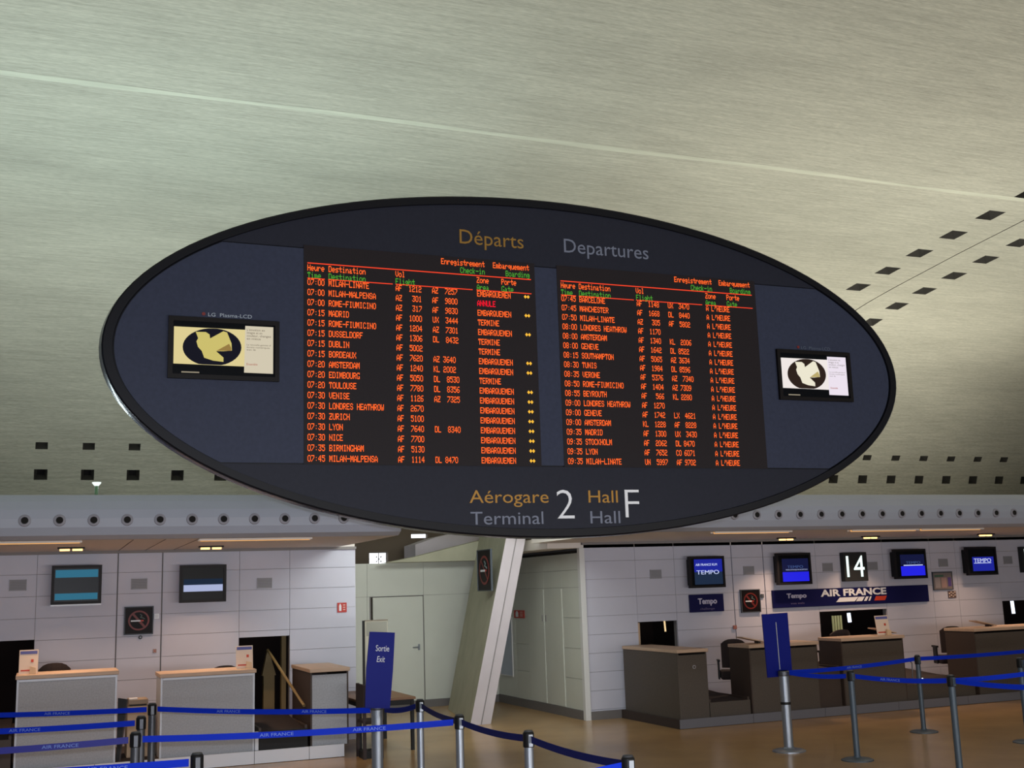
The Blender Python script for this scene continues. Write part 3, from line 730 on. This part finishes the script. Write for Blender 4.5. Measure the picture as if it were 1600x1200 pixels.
# ------------------------------------------------------------------ office chairs
def chair(x, y, z0, top, label, rz=PI, proto=[None]):
    if proto[0] is None:
        t = empty('office_chair', (0, 0, 0), 0)
        obj('seat', box(-.25, .25, -.25, .22, .40, .53, .04), BLACKF, t)
        bm = bmesh.new(); n = 7
        for i in range(n):                                # curved, round-topped backrest
            a = -.22+.44*i/n; b = -.22+.44*(i+1)/n; ya = .24+.10*(1-(a/.22)**2)-.05; yb = .24+.10*(1-(b/.22)**2)-.05
            za = 1.0-.07*(abs(a)/.22)**3; zb = 1.0-.07*(abs(b)/.22)**3
            v = [bm.verts.new(q) for q in ((a, ya, .58), (b, yb, .58), (b, yb, zb), (a, ya, za), (a, ya+.05, .58), (b, yb+.05, .58), (b, yb+.05, zb), (a, ya+.05, za))]
            for f in ((0, 1, 2, 3), (4, 7, 6, 5), (3, 2, 6, 7), (0, 4, 5, 1), (0, 3, 7, 4), (1, 5, 6, 2)): bm.faces.new([v[k] for k in f])
        bmesh.ops.remove_doubles(bm, verts=bm.verts, dist=.0005)
        obj('backrest', bm, BLACKF, t, smooth=False)
        obj('back_bracket', box(-.03, .03, .18, .32, .42, .70, .006), BLACKP, t)
        obj('gas_column', cyl(bmesh.new(), (0, 0, .08), (0, 0, .44), .028, n=12), BLACKP, t)
        for s in (-1, 1):
            bm = bmesh.new(); bx(bm, s*.27-.025, s*.27+.025, -.14, .14, .66, .69, .008); bx(bm, s*.27-.015, s*.27+.015, -.10, .10, .40, .66, .006)
            obj('armrest', bm, BLACKP, t)
        for k in range(5):
            a = 2*PI*k/5; obj('base_leg', cyl(bmesh.new(), (0, 0, .09), (.26*math.cos(a), .26*math.sin(a), .06), .022, .014, n=8), BLACKP, t)
            obj('castor', cyl(bmesh.new(), (.26*math.cos(a)-.012, .26*math.sin(a), .027), (.26*math.cos(a)+.012, .26*math.sin(a), .027), .027, n=10), BLACKP, t)
        proto[0] = t
        o = t
    else: o = copy_tree(proto[0])
    o.location = (x, y, z0); o.rotation_euler = (0, 0, rz); s = (top-z0)/1.0; o.scale = (.82, .82, s)
    tag(o, label, 'chair', 'black office chairs behind the counters')
chair(.10, 15.18, .14, 1.245, 'black office chair behind the leftmost counter')
chair(2.08, 15.15, .14, 1.11, 'black office chair behind the counter left of the doorway')
chair(9.50, 15.0, .12, 1.10, 'black office chair beside the counter behind the blue-signed post', rz=PI-.5)
chair(11.40, 15.1, .12, 1.15, 'black office chair behind the gate fourteen counter')
chair(13.62, 15.05, .12, 1.11, 'black office chair behind the wide right counter', rz=PI-.4)

# ------------------------------------------------------------------ table with display board and dark chair in the passage
t = empty('wooden_table', (3.95, 14.86, 0), 0, 'dark wooden table with thin black legs behind the exit sign', 'table')
obj('tabletop', box(-.37, .37, -.68, .70, .615, .645, .004), WOOD_D, t)
bm = bmesh.new(); bx(bm, -.33, .33, -.64, -.62, .55, .615); bx(bm, .31, .33, -.62, .64, .55, .615); bx(bm, -.33, -.31, -.62, .64, .55, .615); bx(bm, -.33, .33, .64, .66, .55, .615)
obj('apron', bm, BLACKP, t)
for sx in (-1, 1):
    for sy in (-1, 1): obj('leg', box(sx*.335-.02, sx*.335+.02, sy*.64-.02+.01, sy*.64+.02+.01, 0, .615), BLACKP, t)
obj('stretcher', box(-.33, .33, .63, .655, .10, .13), BLACKP, t)
t = empty('display_board', (4.0, 14.9, .645), 0, 'pale information board with a dark left edge standing on the table', 'board')
obj('board', box(-.14, .17, 0, .015, .0, .94), mat('board_beige', (176, 172, 156), .5), t)
obj('left_edge', box(-.17, -.14, -.004, .02, .0, .94), BLACKP, t); obj('top_edge', box(-.14, .17, -.004, .018, .93, .945), mat('board_trim', (120, 110, 96), .6), t)
obj('grey_field', box(-.12, .16, -.003, 0, .74, .92), mat('board_grey', (140, 140, 130), .6), t)
obj('foot', box(-.16, .16, -.06, .08, 0, .012), BLACKP, t)
t = empty('side_chair', (3.60, 13.9, 0), 0, 'dark wooden chair half hidden behind the exit sign', 'chair')
obj('seat', box(-.05, .18, -.16, .2, .40, .44, .01), BLACKF, t); obj('backrest', box(-.07, -.04, -.16, .2, .56, .86, .01), BLACKF, t)
for sx, sy in ((-.05, -.14), (.16, -.14), (-.05, .18), (.16, .18)): obj('leg', box(sx-.018, sx+.018, sy-.018, sy+.018, 0, .40 if sx > 0 else .86), mat('dark_wood', (44, 26, 24), .6), t)
obj('low_box', box(-.06, .16, -.10, .1, .0, .09), BLACKP, t)

# ------------------------------------------------------------------ stanchions and belts
def post(x, y, h, r, label, m=STEEL, proto={}, base=True):
    key = (round(h, 3), r, m.name)
    if key not in proto:
        t = empty('barrier_post', (0, 0, 0), 0)
        obj('pole', cyl(bmesh.new(), (0, 0, .02), (0, 0, h-.11), r, n=20), m, t, smooth=False)
        obj('base_plate', lathe(bmesh.new(), [(.17, 0), (.17, .010), (.14, .022), (r+.008, .032), (r+.004, .045)], 28), m, t)
        obj('belt_head', lathe(bmesh.new(), [(r+.005, h-.11), (r+.007, h-.10), (r+.007, h-.015), (r, h-.005)], 20), BLACKP, t)
        obj('cap', lathe(bmesh.new(), [(r+.001, h-.005), (r-.004, h+.004), (r*.5, h+.006)], 20), POSTD, t)
        bm = bmesh.new(); bx(bm, -.016, .016, -r-.013, -r-.004, h-.105, h-.02, .002)
        obj('belt_slot', bm, m, t)
        proto[key] = t; o = t
    else: o = copy_tree(proto[key])
    o.location = (x, y, 0)
    tag(o, label, 'stanchion', 'belt barrier posts')
    return o
post(.98, 12.01, .95, .035, 'dark barrier post farthest of the left cluster, right of the leftmost counter', POSTD)
post(.79, 10.78, .95, .035, 'dark barrier post in the middle of the left cluster', POSTD)
post(.66, 9.53, .95, .035, 'dark barrier post nearest of the left cluster of three', POSTD)
post(.94, 7.99, .95, .035, 'barrier post at the bottom edge below the second left counter', POSTD)
post(3.25, 10.54, .95, .033, 'silver barrier post farthest in the centre row, by the table')
post(3.12, 9.05, .95, .033, 'silver barrier post second in the centre row, where two belts meet')
post(3.18, 7.74, .95, .033, 'silver barrier post third in the centre row, before the tiled corner')
post(3.21, 6.28, .95, .033, 'silver barrier post nearest in the centre row, at the bottom edge')
post(8.15, 10.54, .94, .033, 'slim barrier post in front of the gate fourteen counter, left one', POSTB)
post(10.25, 11.9, .94, .030, 'slim barrier post with its round base visible on the floor', POSTB)
post(8.37, 9.26, .95, .033, 'nearest slim barrier post on the right, where two belts part', POSTB)
post(10.56, 10.53, .95, .033, 'slim barrier post at the right frame edge', POSTB)
# tall sign posts
def sign_post(x, y, h, r, label, ring=True):
    t = empty('sign_post', (x, y, 0), 0, label, 'sign post')
    obj('pole', cyl(bmesh.new(), (0, 0, .02), (0, 0, h), r, n=24), STEEL, t)
    obj('base_plate', lathe(bmesh.new(), [(.19, 0), (.19, .012), (.15, .026), (r+.01, .036), (r+.004, .05)], 28), STEEL, t)
    obj('top_collar', lathe(bmesh.new(), [(r+.004, h-.06), (r+.010, h-.05), (r+.010, h-.01), (r, h)], 24), POSTD, t)
    if ring: obj('middle_ring', lathe(bmesh.new(), [(r+.002, h-.38), (r+.006, h-.375), (r+.006, h-.355), (r+.002, h-.35)], 24), BLACKP, t)
    return t
t = sign_post(2.80, 10.4, .96, .052, 'thick silver post carrying the tall blue exit sign', False)
pb = obj('sign_panel', prism_xz(bmesh.new(), [(-.115, 0), (.115, 0), (.122, .34), (.118, .67), (-.118, .67), (-.126, .34)], -.008, .008), BLUE, t, loc=(-.015, -.068, .92), rot=(0, R(4.6), 0))
pb['label'] = 'tall blue exit panel'
text('sign_text', 'Sortie', .078, WHITE, pb, (-.052, -.010, .50), .125)
text('sign_text', 'Exit', .075, WHITE, pb, (-.036, -.010, .405), .075, shear=.15)
t = sign_post(7.95, 11.5, .90, .055, 'thick silver post with a blank blue panel before the right counters')
pb = obj('sign_panel', prism_xz(bmesh.new(), [(-.17, 0), (.17, 0), (.178, .72), (-.178, .72)], -.008, .008), BLUE, t, loc=(-.01, .065, .83), rot=(0, R(-1.0), 0))
pb['label'] = 'blank blue panel'
obj('panel_rod', box(-.004, .004, -.016, -.010, .08, .62), ALU, pb)

def belt(p0, p1, label, m=BELT, txt=(), sag=.02, hh=.024):
    p0 = Vector(p0); p1 = Vector(p1); d = p1-p0; e = d.normalized()*.012; p0 += e; p1 -= e; d = p1-p0; n = 10
    bm = bmesh.new(); side = Vector((0, 0, 1)).cross(d).normalized()*.0015; prev = None
    for i in range(n+1):
        t_ = i/n; c = p0.lerp(p1, t_)-Vector((0, 0, sag*4*t_*(1-t_)))
        vs = [bm.verts.new(c+side*a+Vector((0, 0, hh*b))) for a, b in ((-1, -1), (1, -1), (1, 1), (-1, 1))]
        if prev:
            for k in range(4): bm.faces.new((prev[k], prev[(k+1) % 4], vs[(k+1) % 4], vs[k]))
        else: bm.faces.new(vs)
        prev = vs
    bm.faces.new(prev[::-1])
    o = obj('barrier_belt', bm, m); tag(o, label, 'belt', 'blue webbing belts of the queue barriers')
    ang = math.atan2(d.y, d.x); tilt = math.atan2(d.z, math.hypot(d.x, d.y))
    if abs(ang) > PI/2: ang = ang-PI if ang > 0 else ang+PI
    for t_ in txt:
        c = p0.lerp(p1, t_)-Vector((0, 0, sag*4*t_*(1-t_)))
        off = Vector((math.sin(ang), -math.cos(ang), 0))*.003
        text('belt_text', 'AIR FRANCE', .035, mat('belt_print', (120, 150, 226), .6), o, c+off+Vector((0, 0, -.011)), .26, align='CENTER', thick=.0005, rot=(PI/2, 0, ang))
    return o
Zb = .895
belt((-1.6, 13.3, Zb), (.94, 12.01, Zb), 'blue belt running off the left edge, topmost of the left belts', txt=(.32, .68))
belt((1.02, 12.0, Zb), (2.76, 10.44, Zb), 'blue belt from the left cluster to the exit sign post', txt=(.35, .75))
belt((-1.6, 11.46, Zb), (.75, 10.78, Zb), 'blue belt running off the left edge, second from the top', txt=(.62,))
belt((-1.6, 9.80, Zb), (.62, 9.53, Zb), 'darker blue belt running off the left edge, third from the top', mat('belt_deep_blue', (26, 30, 140), .55), txt=(.78,))
belt((-1.6, 8.7, Zb), (.90, 7.99, Zb), 'blue belt running off the left edge, lowest at the frame bottom', txt=(.8,))
belt((.70, 9.53, Zb), (3.08, 9.05, Zb), 'bright blue belt from the left cluster to the centre row', txt=(.42, .72))
belt((2.86, 10.4, Zb), (3.21, 10.52, Zb), 'short dark belt between the exit sign post and the first centre post', BELT_D)
belt((3.25, 10.50, Zb), (3.12, 9.09, Zb), 'dark belt between the first and second centre posts', BELT_D)
belt((3.12, 9.01, Zb), (3.18, 7.78, Zb), 'dark belt between the second and third centre posts', BELT_D)
belt((3.18, 7.70, Zb), (3.21, 6.32, Zb), 'dark belt between the third and nearest centre posts', BELT_D)
belt((3.17, 6.27, Zb), (1.2, 5.7, Zb), 'bright blue belt leaving the nearest centre post at the frame bottom')
belt((8.01, 11.5, .875), (10.21, 11.9, Zb), 'blue belt from the blank-signed post to the post with visible base', txt=(.5,))
belt((10.29, 11.9, Zb), (13.4, 12.3, Zb), 'blue belt running off the right edge, uppermost')
belt((7.99, 11.45, .875), (8.13, 10.58, .88), 'blue belt from the blank-signed post to the next slim post')
belt((8.17, 10.5, .88), (8.36, 9.30, Zb), 'blue belt between the two nearer slim right posts', txt=(.4,))
belt((8.38, 9.22, Zb), (8.55, 8.1, Zb), 'blue belt running off the right edge, lowest')
belt((8.41, 9.26, Zb), (10.52, 9.75, Zb), 'blue belt rising from the nearest slim post to the right edge')
belt((10.60, 10.53, Zb), (12.5, 10.7, Zb), 'blue belt from the post at the right frame edge')
post(13.45, 12.3, .95, .033, 'slim barrier post just outside the right frame edge')
for x_, y_, l_ in ((-1.65, 13.32, 'topmost left belt'), (-1.65, 11.48, 'second left belt'), (-1.65, 9.81, 'third left belt'), (-1.65, 8.71, 'lowest left belt'),
                   (1.15, 5.68, 'bright belt leaving the nearest centre post'), (8.56, 8.06, 'lowest right belt'), (10.56, 9.77, 'rising right belt'), (12.54, 10.7, 'belt at the right frame edge')):
    post(x_, y_, .95, .033, 'barrier post outside the picture holding the '+l_)

# ------------------------------------------------------------------ the oval departures board
SY = 9.0; CX, CZ = 4.05, 3.862
board = empty('departures_board', (CX, SY, 2.35), 0, 'huge dark oval departures board with orange flight rows', 'departures board')
def L_(x, z): return (x-CX, z-2.35)
def ell(a, b, n=128): return [(a*math.cos(2*PI*i/n), CZ-2.35+b*math.sin(2*PI*i/n)) for i in range(n)]
EA, EB = 3.745, 1.505
bm = bmesh.new()    # deep rounded shell behind the face
prev = None
for (sc, yy, dz) in ((1.0, .02, 0), (1.004, .10, 0), (.99, .30, 0), (.93, .55, 0), (.80, .75, 0), (.55, .86, 0)):
    ring = [bm.verts.new((x*sc, yy, (z-(CZ-2.35))*sc+(CZ-2.35))) for x, z in ell(EA, EB)]
    if prev:
        for i in range(128): f = bm.faces.new((prev[i], prev[(i+1) % 128], ring[(i+1) % 128], ring[i])); f.smooth = True
    prev = ring
bm.faces.new(prev)
obj('shell', bm, SIGN_BODY, board)
# rim
bm = bmesh.new(); rings = []
for (a, b, yy) in ((EA, EB, .02), (EA, EB, -.012), (EA-.012, EB-.012, -.022), (EA-.078, EB-.072, -.022), (EA-.082, EB-.076, .0)):
    rings.append([bm.verts.new((x, yy, z)) for x, z in ell(a, b)])
for p_, q_ in zip(rings, rings[1:]):
    for i in range(128): bm.faces.new((p_[i], p_[(i+1) % 128], q_[(i+1) % 128], q_[i]))
obj('rim', bm, SIGN_RIM, board)
# faces: upper segment, middle band, lower segment
def seg(z0, z1, a, b, yf, yb, name, m):
    pts = []
    n = 60; cz = CZ-2.35
    zz = [z0+(z1-z0)*i/n for i in range(n+1)]
    rt_ = [(a*math.sqrt(max(0, 1-((z-cz)/b)**2)), z) for z in zz]
    lf = [(-x, z) for x, z in rt_]
    pts = rt_+[p for p in lf[::-1]]
    cl = [pts[0]]
    for p in pts[1:]:
        if (Vector(p)-Vector(cl[-1])).length > .002: cl.append(p)
    if (Vector(cl[0])-Vector(cl[-1])).length < .002: cl.pop()
    return obj(name, prism_xz(bmesh.new(), cl, yf, yb), m, board)
cz = CZ-2.35; ia, ib = EA-.080, EB-.074
seg(4.755-2.35, cz+ib, ia, ib, -.004, .02, 'upper_face', SIGN_SEG)
seg(2.975-2.35, 4.745-2.35, ia-.012, ib-.012, -.008, .02, 'middle_band', SIGN_BAND)
seg(cz-ib, 2.965-2.35, ia, ib, -.004, .02, 'lower_face', SIGN_SEG)
seg(2.965-2.35, 4.755-2.35, ia, ib, .004, .021, 'inner_frame', SIGN_RIM)
# small ceiling-side struts that hold it (run back and up behind the board)
for s in (-1, 1):
    obj('suspension_strut', cyl(bmesh.new(), (s*.5, .75, 1.9), (s*.5+3.1, 8.2, 5.18), .05, n=12), POSTD, board)

# LED panels
def led_panel(x0, x1, name='led_panel'):
    a, z0_ = L_(x0, 2.965); b, z1_ = L_(x1, 4.775)
    return obj(name, box(a, b, -.012, -.006, z0_, z1_), LEDP, board)
LP = led_panel(1.845, 3.90); RP = led_panel(4.115, 6.20)
FONT = {}
def F_(chs, s):
    for c, h in zip(chs, s.split()): FONT[c] = [int(h[i:i+2], 16) for i in range(0, 10, 2)]
F_("'-0123456789:", "0008070300 0808080808 3E4141413E 00427F4000 7249494946 2141494D33 1814127F10 2745454539 3C4A494931 4121110907 3649494936 464949291E 0000240000")
F_("ABCDEFGHIJKLMNOPQRSTUVWXYZ", "7C1211127C 7F49494936 3E41414122 7F4141413E 7F49494941 7F09090901 3E41415173 7F0808087F 00417F4100 2040413F01 7F08142241 7F40404040 7F021C027F 7F0408107F 3E4141413E 7F09090906 3E4151215E 7F09192946 2649494932 03017F0103 3F4040403F 1F2040201F 3F4038403F 6314081463 0304780403 6159494D43")
F_("abcdefghiklmnoqrstu", "2054547840 7F28444438 3844444428 384444287F 3854545418 00087E0902 18A4A49C78 7F08040478 00447D4000 7F10284400 00417F4000 7C04780478 7C08040478 3844444438 1824241 7C08040408 4854545424 04043F4424 3C4040207C".replace('1824241', '18242418FC'))
def led_text(bm, s, x, z, p=.0287, gh=.052, mi=0):
    """z = baseline centre of the row; one run per vertical column of lit dots"""
    dy = gh/7; dx = p*.86/5
    for k, ch in enumerate(s):
        if ch == ' ': continue
        for c, bits in enumerate(FONT[ch]):
            r = 0
            while r < 8:
                if bits >> r & 1:
                    r2 = r
                    while r2 < 7 and bits >> (r2+1) & 1: r2 += 1
                    xa = x+k*p+c*dx; xb = xa+dx*1.02; zt = z+gh/2-r*dy; zb_ = z+gh/2-(r2+1)*dy
                    v = [bm.verts.new(q) for q in ((xa, 0, zb_), (xb, 0, zb_), (xb, 0, zt), (xa, 0, zt))]
                    f = bm.faces.new(v); f.material_index = mi
                    r = r2+1
                r += 1
def diamonds(bm, x, z, mi):
    for k in (0, 1):
        c = x+.015+k*.027; v = [bm.verts.new((c+a, 0, z+b)) for a, b in ((-.014, 0), (0, -.017), (.014, 0), (0, .017))]
        f = bm.faces.new(v); f.material_index = mi
def row(x0, z, items, p, arrow=None, name='flight_row'):
    bm = bmesh.new()
    for (colm, s, mi) in items: led_text(bm, s, colm*p, 0, p, mi=mi)
    if arrow is not None: diamonds(bm, arrow, 0, 3)
    me = bpy.data.meshes.new(name); bm.to_mesh(me); bm.free()
    for m in (LED_O, LED_R, LED_G, LED_Y): me.materials.append(m)
    o = bpy.data.objects.new(name, me); col.objects.link(o); o.parent = board; o['kind'] = 'stuff'
    a, b = L_(x0, z); o.location = (a, -.0145, b)
LEFT = ["07:00|MILAN-LINATE|AF|1212|AZ| 7257|E", "07:00|MILAN-MALPENSA|AZ| 301|AF| 9800|X", "07:00|ROME-FIUMICINO|AZ| 317|AF| 9830|E",
 "07:15|MADRID|AF|1000|UX| 3444|T", "07:15|ROME-FIUMICINO|AF|1204|AZ| 7301|E", "07:15|DUSSELDORF|AF|1306|DL| 8432|T", "07:15|DUBLIN|AF|5002|||T",
 "07:15|BORDEAUX|AF|7620|AZ|3640|E", "07:20|AMSTERDAM|AF|1240|KL|2002|E", "07:20|EDIMBOURG|AF|5050|DL| 8530|T", "07:20|TOULOUSE|AF|7780|DL| 8356|E",
 "07:30|VENISE|AF|1126|AZ| 7325|E", "07:30|LONDRES HEATHROW|AF|2670|||E", "07:30|ZURICH|AF|5100|||E", "07:30|LYON|AF|7640|DL| 8340|E",
 "07:30|NICE|AF|7700|||E", "07:35|BIRMINGHAM|AF|5130|||E", "07:45|MILAN-MALPENSA|AF|1114|DL|8470|E"]
RIGHT = ["07:45|BARCELONE|AF|1148|UX| 3470", "07:45|MANCHESTER|AF|1668|DL| 8440", "07:50|MILAN-LINATE|AZ| 305|AF| 5802", "08:00|LONDRES HEATHROW|AF|1170||",
 "08:00|AMSTERDAM|AF|1340|KL| 2006", "08:00|GENEVE|AF|1642|DL|8522", "08:15|SOUTHAMPTON|AF|5065|AZ|3634", "08:30|TUNIS|AF|1984|DL|8596", "08:35|VERONE|AF|5376|AZ| 7340",
 "08:50|ROME-FIUMICINO|AF|1404|AZ|7309", "08:55|BEYROUTH|AF| 566|KL|2280", "09:00|LONDRES HEATHROW|AF|1270||", "09:00|GENEVE|AF|1742|LX| 4621", "09:00|AMSTERDAM|KL|1228|AF| 8228",
 "09:35|MADRID|AF|1300|UX| 3430", "09:35|STOCKHOLM|AF|2062|DL|8470", "09:35|LYON|AF|7652|CO|6071", "09:35|MILAN-LINATE|UN|5997|AF|9702"]
for i, s in enumerate(LEFT):
    t_, d_, a1, n1, a2, n2, st = s.split('|'); z = 4.463-.0853*i
    it = [(0, t_, 0), (6.1, d_, 0), (26, a1, 0), (30, n1, 0)]
    if a2: it += [(37.2, a2, 0), (40.2, n2, 0)]
    it.append((51.4, {'E': 'EMBARQUEMEN', 'T': 'TERMINE', 'X': 'ANNULE'}[st], 1 if st == 'X' else 0))
    row(1.875, z, it, .0287, 1.912 if st == 'E' else None)
for i, s in enumerate(RIGHT):
    t_, d_, a1, n1, a2, n2 = s.split('|'); z = 4.474-.0858*i
    it = [(0, t_, 0), (6.1, d_, 0), (26.1, a1, 0), (30.2, n1, 0)]
    if a2: it += [(37.3, a2, 0), (40.2, n2, 0)]
    it.append((51.4, "A L'HEURE", 0)); row(4.150, z, it, .0290)
for x0, p in ((1.875, .0287), (4.150, .0290)):
    dz = 0 if x0 < 3 else .010
    row(x0, 4.728+dz*.3, [(40.2, 'Enregistrement', 0), (56.8, 'Embarquement', 0)], p, name='heading_row')
    row(x0, 4.662+dz*.3, [(46.2, 'Check-in', 2), (60.9, 'Boarding', 2)], p, name='heading_row')
    row(x0, 4.584+dz, [(0, 'Heure', 0), (6.1, 'Destination', 0), (26, 'Vol', 0), (51.4, 'Zone', 0), (59.4, 'Porte', 0)], p, name='heading_row')
    row(x0, 4.520+dz, [(0, 'Time', 2), (6.1, 'Destination', 2), (26, 'Flight', 2), (51.4, 'Area', 2), (59.4, 'Gate', 2)], p, name='heading_row')
    a, b = L_(x0, 4.623+dz); obj('rule_line', box(a, a+69.2*p, -.016, -.012, b-.0035, b+.0035), LED_RL, board)
    b -= .129
    for c0, c1 in ((0, 5), (6, 25.1), (26, 50), (51.3, 59), (59.3, 69.2)): obj('rule_line', box(a+c0*p, a+c1*p, -.016, -.012, b-.003, b+.003), LED_RL, board)

# lettering on the board
def blet(s, x, z, wdt, size, m, bold=.0): 
    a, b = L_(x, z); text('board_lettering', s, size, m, board, (a, -.006, b), wdt, thick=.002, bold=bold)
blet('Départs', 3.205, 4.905, .60, .185, mat('ochre_dim_lettering', (128, 94, 30), .5)); blet('Departures', 4.20, 4.905, .86, .185, GREYT)
blet('Aérogare', 3.235, 2.655, .72, .155, OCHRE); blet('Terminal', 3.24, 2.475, .66, .155, GREYT)
blet('2', 4.03, 2.515, .165, .37, WHITE, -.005); blet('Hall', 4.335, 2.655, .285, .155, OCHRE); blet('Hall', 4.345, 2.475, .29, .155, GREYT); blet('F', 4.69, 2.52, .14, .37, WHITE, -.005)

# the two advertising screens set in the band
def advert(x0, x1, z0, z1, bg, cream, white, label, dim):
    w_ = x1-x0; h_ = z1-z0
    bm = bmesh.new(); b_ = .035
    for b in ((-w_/2, w_/2, -.03, 0, 0, b_), (-w_/2, w_/2, -.03, 0, h_-b_, h_), (-w_/2, -w_/2+b_, -.03, 0, b_, h_-b_), (w_/2-b_, w_/2, -.03, 0, b_, h_-b_)): bx(bm, *b)
    a, b = L_((x0+x1)/2, z0)
    t = obj('plasma_screen', bm, mat('bezel_black', (12, 9, 11), .5, spec=.2), board, loc=(a, -.008, b)); t['label'] = label
    obj('glass', box(-w_/2+b_, w_/2-b_, -.014, -.002, b_, h_-b_), GLASSD, t)
    U = lambda u, v: (-w_/2+w_*(u-120)/1335, h_*(1-(v-205-(u-120)*.032)/775))
    def poly(name, pts, m, y): return obj(name, prism_xz(bmesh.new(), [U(*p) for p in pts], y-.0008, y), m, t)
    poly('picture_field', [(185, 335), (1035, 360), (1035, 830), (185, 800)], bg, -.015)
    n = 40; disc = []
    for k in range(n):
        a = 2*PI*k/n; u = 640+350*math.cos(a); v = 590+240*math.sin(a)
        v = max(v, 352+(u-640)*.03); v = min(v, 812+(u-640)*.03); disc.append((u, v))
    poly('dark_disc', disc, emi('disc_'+dim, (18, 18, 30) if dim == 'a' else (44, 32, 26), 1), -.0165)
    poly('folded_shape', [(440, 400), (560, 400), (605, 430), (612, 480), (770, 385), (815, 400), (870, 540), (875, 630), (770, 640), (685, 640), (775, 720), (775, 775), (650, 760), (545, 725), (515, 640), (470, 590), (450, 520), (470, 480)], cream, -.018)
    poly('shaded_facet', [(690, 636), (840, 545), (868, 600), (868, 634)], emi('facet_'+dim, (150, 122, 66) if dim == 'a' else (186, 168, 110), 1), -.0195)
    poly('white_column', [(1035, 310), (1380, 320), (1380, 920), (1025, 908)], white, -.0165)
    tm = emi('ad_text_'+dim, (110, 98, 84) if dim == 'a' else (150, 144, 140), 1)
    for k, s in enumerate(("L'émotion en", "images et en", "couleur, changez", "en mieux")):
        a, b = U(1055, 372+k*38); text('advert_text', s, .026, tm, t, (a, -.0185, b), (.14, .12, .19, .11)[k], thick=.0003)
    for k, s in enumerate(("La nouvelle gamme d'", "écrans numériques", "est là")):
        a, b = U(1055, 560+k*32); text('advert_text', s, .018, tm, t, (a, -.0185, b), (.19, .18, .07)[k], thick=.0003)
    a, b = U(1055, 812); text('advert_text', 'Bravia', .026, emi('ad_red_'+dim, (170, 80, 70), 1), t, (a, -.0185, b), .08, thick=.0003) if False else text('advert_text', 'Ensemble', .024, emi('ad_red_'+dim, (170, 84, 70), 1), t, (a, -.0185, b), .085, thick=.0003)
    poly('lower_mark', [(280, 896), (490, 902), (490, 918), (280, 912)], emi('mark_'+dim, (150, 140, 120), 1), -.0165)
    # maker's caption on the band above
    tt = text('caption', 'LG  Plasma-LCD', .042, mat('caption_grey_'+dim, (150, 160, 172) if dim == 'a' else (74, 82, 100), .5), t, (-w_/2+.30, -.002, h_+.018), .34, thick=.001)
    bm = lathe(bmesh.new(), [(.014, 0), (.014, -.004)], 14, (-w_/2+.265, -.001, h_+.035), 'Y'); obj('red_dot', bm, REDD, t)
advert(.79, 1.645, 3.62, 4.11, emi('ad_bg_a', (226, 210, 150), .95), emi('ad_cream_a', (208, 194, 112), .95), emi('ad_white_a', (214, 204, 180), .95), 'left screen with yellowish picture', 'a')
advert(6.385, 7.235, 3.625, 4.115, emi('ad_bg_b', (240, 232, 228), 1), emi('ad_cream_b', (236, 230, 208), 1), emi('ad_white_b', (236, 226, 238), 1), 'right screen with white picture', 'b')
